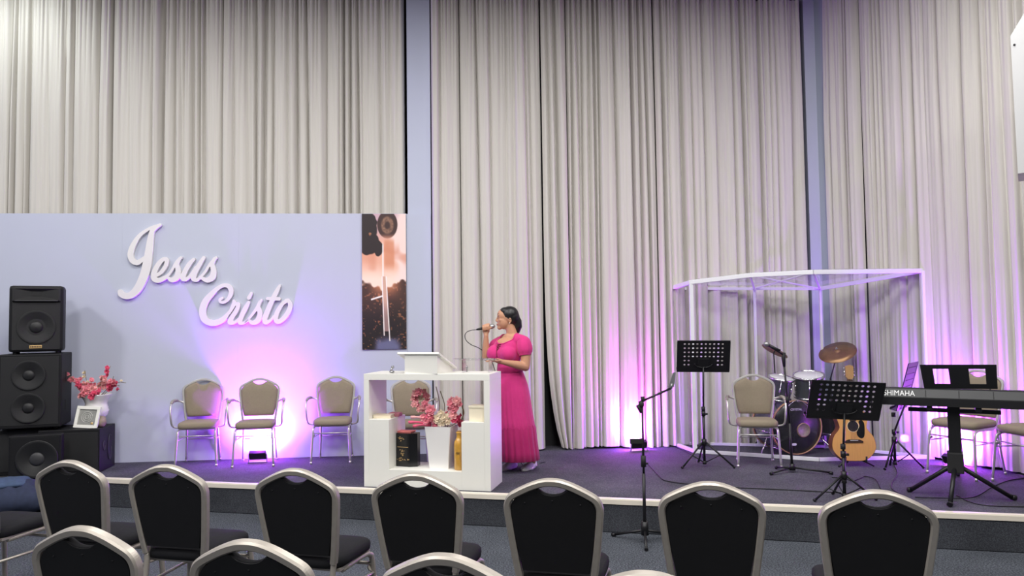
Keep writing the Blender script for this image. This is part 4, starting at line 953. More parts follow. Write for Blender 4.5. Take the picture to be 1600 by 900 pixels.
q1 = at(1053, 582, b4.y + .02) - b4
mb = MB(); mb.tube([bm1, bm1.lerp(q1, .3)], .012, 8); mb.add([tuple(p) for p in (bm1 + Vector((-.022, -.01, .01)), bm1 + Vector((.022, -.01, .01)), q1 + Vector((.012, -.01, 0)), q1 + Vector((-.006, -.01, 0)), bm1 + Vector((-.022, .015, .01)), bm1 + Vector((.022, .015, .01)), q1 + Vector((.012, .01, 0)), q1 + Vector((-.006, .01, 0)))], [[0, 1, 2, 3], [7, 6, 5, 4], [0, 4, 5, 1], [1, 5, 6, 2], [3, 2, 6, 7], [0, 3, 7, 4]]); mb.build('microphone_holder', M['steel'], s4)
b5 = g(1238, 738)
s5 = empty('microphone_stand', b5, 0, 'black microphone stand with flat folding legs right of the drum booth armchair', 'microphone stand')
tp = at(1224, 556, b5.y) - b5
mb = MB(); mb.tube([(0, 0, .03), (-.012, 0, .45)], .012, 10); mb.tube([(-.012, 0, .43), tuple(tp)], .009, 10); mb.build('pole', M['black_metal'], s5)
mb = MB(); md = Vector((-.012, 0, .45)).lerp(tp, .35); mb.tube([md - Vector((0, 0, .03)), md + Vector((0, 0, .03))], .018, 8); mb.tube([md, md + Vector((.035, 0, 0))], .009, 8); mb.build('height_clamp', M['rubber'], s5)
mb = MB(); mb.tube([(0, 0, .02), (0, 0, .08)], [.03, .022], 12); mb.build('tripod_hub', M['black_metal'], s5)
for px, py in ((1204, 743), (1302, 742), (1212, 733)):
    f_ = g(px, py) - b5; mb = MB(); mb.tube([(0, 0, .045), (f_.x * .93, f_.y * .93, .02)], .009, 8); mb.tube([(f_.x * .9, f_.y * .9, .02), (f_.x, f_.y, .014)], .015, 8); mb.build('leg', M['black_metal'], s5)
mb = MB(); mb.tube([tp + Vector((.005, 0, -.10)), tp + Vector((.0, 0, -.02)), tp + Vector((.01, 0, .03))], [.012, .019, .012], 10); mb.build('boom_clutch', M['rubber'], s5)
mb = MB(); a_ = tp + Vector((.0, 0, .01)); b_ = at(1197, 538, b5.y) - b5; mb.tube([a_, b_], .008, 8); mb.build('boom_arm', M['black_metal'], s5)
m5 = empty('microphone', b5 + b_, 0, 'black microphone with silver head clipped to the boom beside the left cymbal', 'microphone')
mic(m5, (-.02, 0, .012), (.13, 0, -.06))
# ---------------------------------------------------------------- drum booth (clear shield in a white frame)
bA = g(1052, 695); bB = g(1086, 708); bC = g(1454, 717)
def top_at(b, px, py): return at(px, py, b.y).z
zA = top_at(bA, 1045, 451); zB = top_at(bB, 1080, 441); zC = top_at(bC, 1443, 423)
bM = g(1180, 714); bN = g(1280, 721)                   # front curve
bD = at(1286, 600, 8.28); bD.z = SZ
pD = Vector((bD.x, bD.y, at(1286, 451, bD.y).z))
booth = empty('drum_booth', Vector((bB.x, bB.y, SZ)), 0, 'white-framed clear acrylic drum booth with flat roof, right rear of the stage', 'drum booth')
org = booth.location.copy()
def bar(a, b, w_, name, m='white_frame', hgt=None):
    a = Vector(a) - org; b = Vector(b) - org; d = (b - a); R = d.to_track_quat('X', 'Z').to_matrix()
    return MB().box((a + b) / 2, (d.length + .0, w_, hgt or w_), R, .003).build(name, M[m], booth)
tA = Vector((bA.x, bA.y, zA)); tB = Vector((bB.x, bB.y, zB)); tC = Vector((bC.x, bC.y, zC))
tM = Vector((bM.x, bM.y, at(1178, 430, bM.y).z)); tN = Vector((bN.x, bN.y, at(1285, 425, bN.y).z))
for b_, t_, w_ in ((bA, tA, .034), (bB, tB, .040), (bC, tC, .058)): bar(b_, t_, w_, 'post')
# posts of the rear beam
mid = tA.lerp(pD, .52); mz = Vector((mid.x, mid.y, SZ))
mr = at(1180, 500, mid.y); mz.x = mr.x; mt_ = Vector((mr.x, mid.y, mid.z))
bar(mz, mt_, .026, 'post'); bar(bD, pD, .026, 'post')
ring = [tA, tB, tM, tN, tC]
for a, b in zip(ring[:-1], ring[1:]): bar(a, b, .04, 'top_rail', hgt=.045)
bar(tC, pD, .04, 'top_rail'); bar(pD, tA, .035, 'top_rail', hgt=.03)
rb = [bA, bB, bM, bN, bC]
for a, b in zip(rb[:-1], rb[1:]): bar(a + Vector((0, 0, .02)), b + Vector((0, 0, .02)), .035, 'bottom_rail')
bar(bA + Vector((0, 0, .02)), bD + Vector((0, 0, .02)), .03, 'bottom_rail'); bar(bC + Vector((0, 0, .02)), bD + Vector((0, 0, .02)), .03, 'bottom_rail')
def pane(a, b, za, zb, name='acrylic_panel'):
    a0 = Vector((a.x, a.y, SZ + .04)) - org; b0 = Vector((b.x, b.y, SZ + .04)) - org; a1 = Vector((a.x, a.y, za - .02)) - org; b1 = Vector((b.x, b.y, zb - .02)) - org
    d = (b0 - a0).normalized(); nn = Vector((-d.y, d.x, 0)) * .003; a0 = a0 + d * .01; a1 = a1 + d * .01; b0 = b0 - d * .01; b1 = b1 - d * .01
    MB().add([a0 - nn, b0 - nn, b1 - nn, a1 - nn, a0 + nn, b0 + nn, b1 + nn, a1 + nn], [[0, 1, 2, 3], [7, 6, 5, 4], [0, 4, 5, 1], [1, 5, 6, 2], [2, 6, 7, 3], [3, 7, 4, 0]]).build(name, M['shield'], booth)
for (a, za), (b, zb) in zip(((bA, zA), (bB, zB), (bM, tM.z), (bN, tN.z)), ((bB, zB), (bM, tM.z), (bN, tN.z), (bC, zC))): pane(a, b, za, zb)
pane(bC, bD, zC, pD.z)
# roof panels with thin cross battens
rp = [tA, tB, tM, tN, tC, pD]
rv = [p - org + Vector((0, 0, .024)) for p in rp]; rv2 = [p + Vector((0, 0, .004)) for p in rv]
MB().add(rv + rv2, [[0, 1, 2, 3, 4, 5][::-1], [6, 7, 8, 9, 10, 11]] + [[i, (i + 1) % 6, (i + 1) % 6 + 6, i + 6] for i in range(6)]).build('roof_panel', M['shield_roof'], booth)
bar(tM, tM.lerp(pD, .0) * 0 + Vector((mt_.x, mt_.y, mt_.z)), .02, 'roof_batten'); bar(tN, pD, .02, 'roof_batten'); bar(mt_, tN, .016, 'roof_batten'); bar(tM, pD, .016, 'roof_batten')

# ---------------------------------------------------------------- drum kit
def drum(mb_root, c, r, depth, R, shell, head, hoopm, lugs=8, nm=''):
    c = Vector(c)
    MB().lathe([(r, 0), (r, depth)], 36, c, R, caps=False).build('shell', M[shell], mb_root)
    hd = MB().lathe([(.001, depth + .004), (r * .97, depth + .004), (r * .99, depth - .002)], 36, c, R, caps=False); o = hd.build('drumhead', M[head], mb_root)
    MB().lathe([(.001, .0), (r * .98, .0)], 36, c, R, caps=False).build('drumhead', M[head], mb_root)
    for z in (0, depth): MB().lathe([(r + .002, z - .012), (r + .012, z - .012), (r + .012, z + .012), (r + .002, z + .012), (r + .002, z - .012)], 36, c, R, caps=False).build('hoop', M[hoopm], mb_root)
    for k in range(lugs):
        a = 2 * PI * k / lugs + .2; u = R @ Vector((math.cos(a), math.sin(a), 0)); mb = MB(); zz = R @ Vector((0, 0, 1))
        mb.tube([c + u * (r + .010) + zz * .01, c + u * (r + .010) + zz * (depth - .01)], .003, 6); mb.tube([c + u * (r + .008) + zz * (depth * .35), c + u * (r + .008) + zz * (depth * .65)], .009, 8); mb.build('lug', M['chrome'], mb_root)
    return o
RY = Matrix.Rotation(PI / 2, 3, 'X')     # z -> -y (towards the hall)
kb = g(1246, 711); kc = at(1248, 671, kb.y)
yaw = .16; Rz = Matrix.Rotation(yaw, 3, 'Z')
kick = empty('bass_drum', Vector((kb.x, kb.y, SZ)), 0, 'black bass drum with round marbled port, standing in the drum booth', 'drum')
rk = .272; zk = rk + .015
RK = Rz @ RY
fk = RK @ Vector((0, 0, 1))
hd = drum(kick, -fk * .42 + Vector((.0, 0, zk)), rk, .42, RK, 'drum_shell', 'drum_head', 'hoop', 8)
def onhead(x, z): return Rz @ Vector((x, 0, z)) + fk * .0055 + Vector((0, 0, zk))
mb = MB(); mb.lathe([(.001, 0), (.068, 0), (.070, .003), (.066, .005)], 28, onhead(.075, -.03) , RK, caps=False); mb.build('port', M['skin_port'], kick)
mb = MB(); mb.tube([onhead(.075 + .072 * math.cos(a), -.03 + .072 * math.sin(a)) for a in [2 * PI * k / 28 for k in range(29)]], .003, 6); mb.build('port_rim', M['hoop'], kick)
tm = text_mesh('CRYSTAL', .032, .0004); o = obj('lettering', tm, M['print'], kick); o.matrix_local = Matrix.Translation(onhead(0, .185)) @ (Rz.to_4x4() @ Matrix.Rotation(PI / 2, 4, 'X'))
mb = MB(); mb.loft([[onhead(-.035 + .026 * math.copysign(abs(math.cos(a)) ** .6, math.cos(a)), -.175 + .013 * math.copysign(abs(math.sin(a)) ** .6, math.sin(a))) + fk * o_ for a in [2 * PI * k / 20 for k in range(20)]] for o_ in (0, .001)]); mb.build('oval_badge', M['print'], kick)
mb = MB(); mb.tube([onhead(.30 * math.cos(a) * .55, .03 + .27 * math.sin(a) * .93) + fk * .03 for a in [PI * (.27 + .46 * k / 10) for k in range(11)]], .004, 6); mb.tube([onhead(0, .275), onhead(0, .275) + fk * .05], .012, 8); mb.build('hoop_clamp', M['chrome'], kick)
for s in (-1, 1):
    mb = MB(); mb.tube([onhead(s * rk * .9, -.05) - fk * .12, Vector((s * (rk + .13), -.06, .01))], .008, 8); mb.build('spur', M['chrome'], kick)
def onkit(px, py, dy): return at(px, py, kb.y + dy)
for px, py, r_, lab in ((1218, 606, .125, 'small smoky rack tom on the left above the bass drum'), (1264, 602, .150, 'larger smoky rack tom on the right above the bass drum')):
    c = onkit(px, py, .16); t = empty('rack_tom', c, 0, lab, 'drum', 'rack toms of the drum kit')
    R = Matrix.Rotation(.22, 3, 'X') @ Matrix.Rotation(.12 if px < 1230 else -.1, 3, 'Y')
    drum(t, R @ Vector((0, 0, -.11)), r_, .22, R, 'drum_shell', 'drum_white', 'chrome', 6)
    mb = MB(); mb.tube([(0, .0, -.05), (.02 if px < 1230 else -.02, .03, -.26)], .012, 8); mb.build('tom_mount', M['chrome'], t)
c = onkit(1207, 641, .60); sn = empty('snare_drum', Vector((c.x, c.y, SZ)), 0, 'chrome-hooped snare drum on a stand, behind the armchair at the booth', 'drum')
drum(sn, (0, 0, .42), .165, .14, Matrix.Rotation(.08, 3, 'X'), 'drum_white', 'drum_white', 'chrome', 8)
for a in (0.3, 2.4, 4.5):
    mb = MB(); mb.tube([(0, 0, .22), (.20 * math.cos(a), .20 * math.sin(a), .01)], .007, 8); mb.tube([(0, 0, .36), (.13 * math.cos(a), .13 * math.sin(a), .42)], .006, 8); mb.build('stand_leg', M['chrome'], sn)
mb = MB(); mb.tube([(0, 0, .15), (0, 0, .37)], .010, 8); mb.build('stand_pole', M['chrome'], sn)
c = onkit(1303, 690, .30); ft_ = empty('floor_tom', Vector((c.x, c.y, SZ)), 0, 'dark floor tom standing between bass drum and guitar', 'drum')
drum(ft_, (0, 0, .18), .17, .30, Matrix.Identity(3), 'drum_head', 'drum_white', 'chrome', 6)
for a in (0.4, 2.5, 4.6):
    mb = MB(); mb.tube([(.185 * math.cos(a), .185 * math.sin(a), .36), (.185 * math.cos(a), .185 * math.sin(a), .0)], .007, 8); mb.build('leg', M['chrome'], ft_)
mb = MB(); mb.box((0, 0, .19), (.28, .20, .38), Rz, .012)
c = onkit(1272, 700, .12); amp_ = empty('stage_amplifier', Vector((c.x + .02, c.y + .20, SZ)), yaw, 'low black amplifier box hard behind the bass drum', 'amplifier')
MB().box((.10, .38, .17), (.34, .26, .34), None, .01).build('cabinet', M['black_plastic'], amp_); MB().box((.10, .249, .17), (.30, .004, .30)).build('grille', M['grille'], amp_)
def cymbal(c, r, R, label, pole_to, m='brass'):
    c = Vector(c); t = empty('cymbal', Vector((c.x + pole_to[0], c.y + pole_to[1], SZ)), 0, label, 'cymbal', 'cymbals of the drum kit'); lc = c - t.location
    MB().lathe([(.006, .016), (.022, .014), (.034, .004), (.05, .000), (r * .6, -.008), (r, -.022), (r, -.0235), (r * .6, -.0095), (.05, -.0015), (.032, .0025), (.02, .0125), (.006, .0145)], 40, lc, R, caps=False).build('bronze_disc', M[m], t)
    up_ = R @ Vector((0, 0, 1))
    mb = MB(); mb.lathe([(.012, .016), (.012, .03), (.005, .034), (.005, .045)], 12, lc, R); mb.build('wing_nut', M['chrome'], t)
    zb_ = lc.z - .10
    mb = MB(); mb.tube([lc + up_ * .03, lc - up_ * .05, (lc - up_ * .05).lerp(Vector((0, 0, zb_ - .15)), .4), (0, 0, zb_ - .2)], .007, 8); mb.tube([(0, 0, zb_ - .2), (0, 0, .10)], .011, 8); mb.build('stand_pole', M['black_metal'], t)
    for a in (.5, 2.6, 4.7):
        mb = MB(); mb.tube([(0, 0, .26), (.24 * math.cos(a), .24 * math.sin(a), .01)], .008, 8); mb.build('stand_leg', M['black_metal'], t)
    return t
cymbal(onkit(1308, 548, .22), .195, Matrix.Rotation(-.43, 3, 'Y') @ Matrix.Rotation(.42, 3, 'X'), 'large tilted bronze cymbal above the right rack tom', (-.06, .05, 0))
cymbal(onkit(1212, 546, .45), .15, Matrix.Rotation(.55, 3, 'Y') @ Matrix.Rotation(-.10, 3, 'X'), 'bronze cymbal tipped nearly edge-on above the armchair', (.02, .10, 0))

# ---------------------------------------------------------------- acoustic guitar
gp = g(1333, 728); gr = empty('acoustic_guitar', gp, -.05, 'acoustic guitar with pale wood top and black pickguard, standing below the second music stand', 'guitar')
lean = Matrix.Rotation(-.08, 3, 'X')
def outl(sc=1.0):
    half = [(0, .0), (.08, .004), (.145, .035), (.198, .10), (.205, .165), (.185, .235), (.145, .285), (.128, .32), (.135, .36), (.146, .40), (.138, .445), (.10, .475), (.04, .487)]
    P = [Vector((x, 0, z)) for x, z in half]; full = P + [Vector((-p.x, 0, p.z)) for p in P[::-1][0:-1]]
    S = spline(full + [full[0]], 4)[:-1]; return [(p.x * sc, .24 + (p.z - .24) * sc) for p in S]
GM = lean.to_4x4()
def gb(poly, y0, y1, name, m, parent=gr): return MB().prism(poly, y0, y1, Matrix.Translation((0, 0, .05)) @ GM).build(name, M[m], parent)
gs = outl(1.0)
gb(gs, -.05, .05, 'body_side', 'mahog'); gt = gb(outl(.985), -.0535, -.0495, 'soundboard', 'spruce')
circ = lambda cx, cz, r, n=28: [(cx + r * math.cos(2 * PI * k / n), cz + r * math.sin(2 * PI * k / n)) for k in range(n)]
gb(circ(0, .33, .056), -.0545, -.0530, 'rosette', 'cream', gr); gb(circ(0, .33, .052), -.0550, -.0540, 'rosette_ring', 'mahog', gr); gb(circ(0, .33, .049), -.0556, -.0548, 'sound_hole', 'rubber', gr)
pg = [(.045, .30), (.062, .335), (.055, .375), (.085, .385), (.105, .36), (.108, .30), (.10, .235), (.075, .215), (.045, .23), (.03, .265)]
gb([(p.x, p.z) for p in spline([Vector((x, 0, z)) for x, z in pg + [pg[0]]], 4)[:-1]], -.0552, -.0530, 'pickguard', 'drum_head', gr)
gb([(-.085, .175), (.085, .175), (.085, .19), (.05, .205), (-.05, .205), (-.085, .19)], -.062, -.0530, 'bridge', 'rose', gr)
gb([(-.037, .194), (.037, .194), (.037, .198), (-.037, .198)], -.066, -.061, 'saddle', 'print', gr)
gb([(-.028, .38), (.028, .38), (.022, .77), (-.022, .77)], -.066, -.054, 'fretboard', 'rose', gr); gb([(-.026, .48), (.026, .48), (.021, .78), (-.021, .78)], -.054, -.034, 'neck', 'mahog', gr)
gb([(-.021, .78), (.021, .78), (.036, .80), (.037, .905), (0, .915), (-.037, .905), (-.036, .80)], -.060, -.045, 'headstock', 'hoop', gr)
for s in (-1, 1):
    for k in range(3):
        mb = MB(); z = .815 + k * .034; mb.tube([lean @ Vector((s * .036, -.052, z)) + Vector((0, 0, .05)), lean @ Vector((s * .052, -.052, z)) + Vector((0, 0, .05))], [.003, .008], 8); mb.build('tuning_peg', M['chrome'], gr)
mb = MB()
for k in range(6): x = -.0275 + k * .011; mb.tube([lean @ Vector((x, -.066, .196)) + Vector((0, 0, .05)), lean @ Vector((x * .7, -.068, .78)) + Vector((0, 0, .05))], .0008, 4)
s = mb.build('strings', M['chrome'], gr); s['kind'] = 'stuff'
gst = empty('guitar_stand', gp + Vector((.0, .055, 0)), 0, 'black guitar stand cradling the acoustic guitar', 'stand')
mb = MB(); mb.tube([(0, .05, .48), (0, .02, .12), (0, -.0, .05)], .009, 8); mb.build('pole', M['black_metal'], gst)
for fx, fy in ((-.17, -.13), (.17, -.13), (0, .07)):
    mb = MB(); mb.tube([(0, .0, .10), (fx, fy, .01)], .009, 8); mb.build('leg', M['black_metal'], gst)
for s_ in (-1, 1):
    mb = MB(); mb.tube([(0, .0, .06), (.10 * s_, .0, .055), (.10 * s_, -.12, .055), (.10 * s_, -.125, .10)], .008, 8); mb.build('cradle_arm', M['rubber'], gst)

# ---------------------------------------------------------------- keyboard and its stand
ka = at(1378, 606, 5.92); kb2 = at(1600, 613, 5.47); kd = Vector((kb2.x - ka.x, kb2.y - ka.y, 0)); kd.normalize(); kn = Vector((kd.y, -kd.x, 0))   # kn towards the hall
KL = 1.38; kz1 = ka.z + .0; kz0 = at(1378, 632, 5.92).z; KH = kz1 - kz0
key = empty('keyboard', Vector((ka.x, ka.y, kz0)), math.atan2(kd.y, kd.x), 'long black electronic keyboard on its stand, seen from the back', 'keyboard')
KDp = .34
mb = MB(); prof = [(0, 0), (KDp, 0), (KDp, KH * .55), (KDp * .55, KH * .62), (KDp * .45, KH * .98), (.03, KH), (0.0, KH * .45)]
mb.add([(0, y, z) for y, z in prof] + [(KL, y, z) for y, z in prof], [list(range(7)), list(range(7, 14))[::-1]] + [[i, (i + 1) % 7, (i + 1) % 7 + 7, i + 7] for i in range(7)]); mb.build('case', M['black_plastic'], key)
# dark grey upper band on the sloped back
sd = Vector((0, .03, KH * .55)); th_ = math.atan2(.03, KH * .55); Rk_ = Matrix.Rotation(-th_, 3, 'X')
mb = MB(); mb.box(Vector((KL / 2, .015 - .001, KH * .725)), (KL - .01, .002, KH * .5), Rk_); mb.build('back_band', M['key_grey'], key)
for x in (.30, .52, .74, .96): MB().box(Vector((x, .015 - .0025, KH * .725)), (.006, .002, KH * .44), Rk_).build('panel_seam', M['rubber'], key)
for k in range(52): 
    x = .06 + k * .0243
    MB().b2((x, KDp * .58, KH * .60), (x + .0225, KDp - .005, KH * .60 + .016), .001).build('white_key', M['print'], key)
for k in range(51):
    if k % 7 in (0, 1, 3, 4, 5): x = .06 + (k + 1) * .0243 - .006; MB().b2((x, KDp * .58, KH * .60 + .016), (x + .012, KDp * .8, KH * .60 + .028), .001).build('black_key', M['rubber'], key)
tm = text_mesh('SHIMAHA', .062, .0005); o = obj('maker_lettering', tm, M['print'], key); o.matrix_local = Matrix.Translation((.118, .0085, KH * .70)) @ (Rk_.to_4x4() @ Matrix.Rotation(PI / 2, 4, 'X'))
o.scale = (.82, 1, 1)
# rest
def kpt(px, py, off): # point on vertical plane of keyboard back, offset backwards
    O = Vector((ka.x, ka.y, 0)) - kn * off; d = ray(px, py); C0 = Vector((0, 0, CZ)); return C0 + d * ((O - C0).dot(kn) / d.dot(kn))
r0 = kpt(1444, 607, .09); r1_ = kpt(1559, 608, .09); r2_ = kpt(1437, 570, .05); r3_ = kpt(1557, 570, .05)
rest = empty('music_rest', Vector(r0), math.atan2(kd.y, kd.x), 'flat black music rest with two square windows standing on the keyboard', 'music rest')
rw = (r1_ - r0).length; rh = (r2_ - r0).length; iR = Matrix.Rotation(-math.atan2(kd.y, kd.x), 3, 'Z')
uvec = iR @ (r1_ - r0); vvec = iR @ ((r2_ - r0)); nvec = uvec.cross(vvec).normalized() * -.004
skew = iR @ (r3_ - r1_)
def rp_(a, b): return uvec * a + (vvec * (1 - a) + skew * a) * b
cells = [(0, .165), (.165, .375), (.375, .64), (.64, .855), (.855, 1.0)]; rows = [(0, .2), (.2, .83), (.83, 1.0)]
mb = MB()
for i, (a0, a1) in enumerate(cells):
    for j, (c0_, c1_) in enumerate(rows):
        if i in (1, 3) and j == 1: continue
        q = [rp_(a0, c0_), rp_(a1, c0_), rp_(a1, c1_), rp_(a0, c1_)]; mb.add(q + [p + nvec for p in q], [[0, 1, 2, 3], [7, 6, 5, 4], [0, 4, 5, 1], [1, 5, 6, 2], [2, 6, 7, 3], [3, 7, 4, 0]])
mb.build('rest_plate', M['black_metal'], rest)
mb = MB(); mb.tube([rp_(0.1, 0.0), rp_(.1, -.1)], .006, 6); mb.tube([rp_(0.9, 0.0), rp_(.9, -.1)], .006, 6); mb.build('rest_prong', M['black_metal'], rest)
# stand
pc = kpt(1490, 650, .17); base = Vector((pc.x, pc.y, SZ)); 
ks = empty('keyboard_stand', base, 0, 'black keyboard stand with thick central post and four spread legs', 'keyboard stand')
hubz = .30; hz = kz0 - SZ
mb = MB(); mb.box((0, 0, (hubz + hz) / 2), (.085, .085, hz - hubz - .01), Matrix.Rotation(math.atan2(kd.y, kd.x), 3, 'Z'), .006); mb.build('post', M['black_metal'], ks)
mb = MB(); mb.box((0, 0, hubz - .0), (.11, .11, .16), Matrix.Rotation(math.atan2(kd.y, kd.x), 3, 'Z'), .01); mb.build('hub', M['rubber'], ks)
for s_, a in ((-.16, 0), (.16, 0)):
    mb = MB(); c = kd * s_; mb.box((c.x, c.y, hz - .018), (.04, .30, .03), Matrix.Rotation(math.atan2(kd.y, kd.x), 3, 'Z'), .004); mb.build('support_arm', M['black_metal'], ks)
mb = MB(); mb.box((0, 0, hz - .045), (.62, .04, .03), Matrix.Rotation(math.atan2(kd.y, kd.x), 3, 'Z'), .004); mb.build('crossbar', M['black_metal'], ks)
for px, py in ((1419, 769), (1484, 793), (1587, 782), None and (0, 0) or (1497, 742)):
    f_ = g(px, py) - base
    mb = MB(); d_ = Vector((f_.x, f_.y, 0)).normalized(); mb.tube([d_ * .03 + Vector((0, 0, hubz - .03)), Vector((f_.x * .95, f_.y * .95, .02))], .017, 10); mb.tube([Vector((f_.x * .93, f_.y * .93, .026)), Vector((f_.x, f_.y, .02))], .021, 10); mb.build('leg', M['black_metal'], ks)

# ---------------------------------------------------------------- white hanging unit (top right)
Yu = 5.4
u0 = at(1579, 56, Yu); u1 = at(1590.5, 271, Yu)
hu = empty('hanging_cabinet', Vector((u1.x, Yu, u1.z)), -.60, 'white hanging cabinet with chamfered corner, cut off at the top right of the view', 'cabinet')
top = u0.z - u1.z; dx = u0.x - u1.x
poly = [(0, 0), (dx, top), (dx + .16, top + .27), (1.0, top + .27), (1.0, 0)]
MB().prism(poly, 0, .40).build('housing', M['wall_unit'], hu)
mb = MB(); mb.ball((dx + .022, -.002, top - .07), (.008, .006, .008), n=6); mb.build('screw', M['rubber'], hu)
mb = MB(); mb.b2((dx + .14, .1, top + .24), (dx + .18, .16, top + .8)); mb.b2((.7, .1, top + .24), (.74, .16, CE - u1.z)); mb.b2((dx + .14, .1, top + .24), (dx + .18, .16, CE - u1.z)); mb.build('hanging_bracket', M['steel'], hu)

# ---------------------------------------------------------------- cables on the stage
def cable(pts, r, label, z=SZ, name='cable'):
    P = [g(px, py, z) + Vector((0, 0, r + .001)) for px, py in pts]; P = spline(P, 5); o0 = P[0].copy()
    mb = MB(); mb.tube([p - o0 for p in P], r, 6); o = mb.build(name, M['rubber'], None, o0); tag(o, label, 'cable', 'black cables on the stage floor'); return o
cable([(1012, 725), (1030, 745), (1040, 752), (1072, 757), (1110, 760), (1150, 763), (1200, 765), (1260, 768), (1314, 771)], .0045, 'long black cable crossing the stage from microphone stand towards second music stand')
cable([(1300, 747), (1318, 748), (1332, 752), (1345, 748), (1352, 745), (1368, 750), (1376, 765)], .004, 'black cable looping around the foot of the stand before the guitar')
cable([(1385, 712), (1397, 727), (1402, 742), (1394, 755), (1394, 765), (1410, 775)], .004, 'black cable trailing down from the folded music stand')
cable([(1430, 778), (1470, 779), (1520, 778), (1550, 762), (1575, 752), (1600, 748)], .004, 'black cable passing under the keyboard stand legs')
cable([(1495, 775), (1515, 785), (1535, 790), (1560, 792), (1600, 793)], .004, 'black cable snaking to the right edge in front of the keyboard stand')
cable([(1050, 697), (1062, 702), (1075, 708), (1087, 716)], .004, 'short black cable by the left corner of the drum booth')
# ---------------------------------------------------------------- the woman
pb = at(812, 600, g(828, 736).y + .02); PB = Vector((pb.x, pb.y, SZ))
wm = empty('person', PB, 0, 'woman in a pink tiered dress singing into a microphone behind the display unit', 'person')
sc = F / PB.y
def wp(px, py, y=0.0):                   # local point seen at the pixel, y behind/before the body axis
    return at(px, py, PB.y + y) - PB
Fd = Vector((-.66, -.75, 0)).normalized(); Sd = Vector((.75, -.66, 0)).normalized()   # torso forward, her left side
RT = Matrix((Sd, -Fd, Vector((0, 0, 1)))).transposed()      # local x -> side, y -> back
mb = MB()
hc = wp(793, 496)                         # head centre
def H(dx, dy, dz): return hc + Vector((dx, dy, dz))
mb.ball(H(.012, 0, .014), (.090, .072, .082))
mb.ball(H(-.030, 0, -.040), (.066, .060, .076)); mb.ball(H(-.045, 0, -.07), (.045, .044, .040))
mb.ball(H(-.052, 0, .02), (.048, .058, .062))
mb.ball(H(-.078, 0, -.098), (.024, .026, .020))
mb.capsule([H(-.094, 0, .005), H(-.108, 0, -.030)], [.008, .0125]); mb.ball(H(-.098, 0, -.035), (.014, .018, .010))
mb.ball(H(-.090, 0, -.062), (.015, .022, .0085)); mb.ball(H(-.088, 0, -.075), (.0145, .020, .0085))
for s in (-1, 1): mb.ball(H(-.062, s * .032, -.026), (.026, .022, .022)); mb.ball(H(-.082, s * .026, .026), (.016, .026, .010))
# neck, chest, shoulders
mb.capsule([H(.02, 0, -.07), H(.045, .0, -.165), H(.05, .0, -.20)], [.050, .053, .065])
C = wp(797, 528)                         # collar point between the shoulders
nS = wp(820, 531, -.11); fS = wp(780, 533, .11)
mb.capsule([fS + Vector((0, 0, -.01)), C + Vector((0, 0, .004)), nS + Vector((-.01, 0, -.02))], [.040, .058, .040])
ch = wp(794, 550)
mb.ball(ch, (.150, .098, .155), RT); mb.ball(wp(796, 575), (.118, .092, .12), RT); mb.ball(wp(798, 592), (.105, .09, .10), RT)
mb.ball(ch + Vector((0, 0, .05)) + Fd * .05, (.12, .07, .09), RT)
# arms
nE = wp(821, 573, -.135); nW = wp(785, 565.5, -.27); nK = wp(778, 563.5, -.295)
mb.capsule([nS + Vector((0, 0, -.02)), nS.lerp(nE, .5) + Vector((.006, 0, 0)), nE], [.044, .050, .043]); mb.capsule([nE, nE.lerp(nW, .35), nW], [.043, .040, .024])
fE = wp(759, 558, .02); fW = wp(759.5, 524, -.03)
mb.capsule([fS, fS.lerp(fE, .5), fE], [.048, .044, .037]); mb.capsule([fE, fE.lerp(fW, .35), fW], [.037, .036, .022])
# microphone line
mT = wp(773.5, 509, -.035); mB_ = wp(747, 514.5, -.045); mdv = (mT - mB_).normalized()
hm_ = mB_.lerp(mT, .46)
# right hand wrapped round the microphone (palm behind, fingers over the near side)
pal = hm_ + Vector((.0, .022, -.028))
mb.capsule([fW, pal + Vector((0, 0, -.02))], [.023, .026]); mb.ball(pal, (.036, .016, .038))
for k in range(4):
    o_ = mdv * (-.028 + .0195 * k); k0 = hm_ + o_
    L = (1.0, 1.06, 1.0, .86)[3 - k]
    mb.capsule([pal + o_ + Vector((0, .004, .02)), k0 + Vector((0, .018, .026)), k0 + Vector((0, -.008, .030 * L)), k0 + Vector((0, -.026, .008)), k0 + Vector((.002, -.022, -.020 * L))], [.0092, .0095, .0092, .0088, .0080], 8)
mb.capsule([pal + Vector((.022, -.004, -.012)), hm_ + mdv * .030 + Vector((0, -.018, -.022)), hm_ + mdv * .052 + Vector((0, -.020, -.006))], [.012, .0105, .009], 8)
# left hand resting on the acrylic plate
dW = (nK - nW); dW.normalize()
palL = wp(777, 563.5, -.30)
mb.capsule([nW, palL], [.024, .024]); mb.ball(palL, (.040, .030, .014))
for k in range(4):
    off = Vector((0, (-.030 + .0195 * k), 0)); L = (.86, 1.0, 1.05, .95)[k]
    s0_ = palL + Vector((-.026, 0, .004)) + off
    mb.capsule([s0_, s0_ + Vector((-.030 * L, 0, .006)), s0_ + Vector((-.055 * L, 0, -.002)), s0_ + Vector((-.074 * L, 0, -.010))], [.0095, .0092, .0085, .0075], 8)
mb.capsule([palL + Vector((.01, .02, 0)), palL + Vector((-.018, .042, .002)), palL + Vector((-.045, .050, -.006))], [.012, .0105, .009], 8)
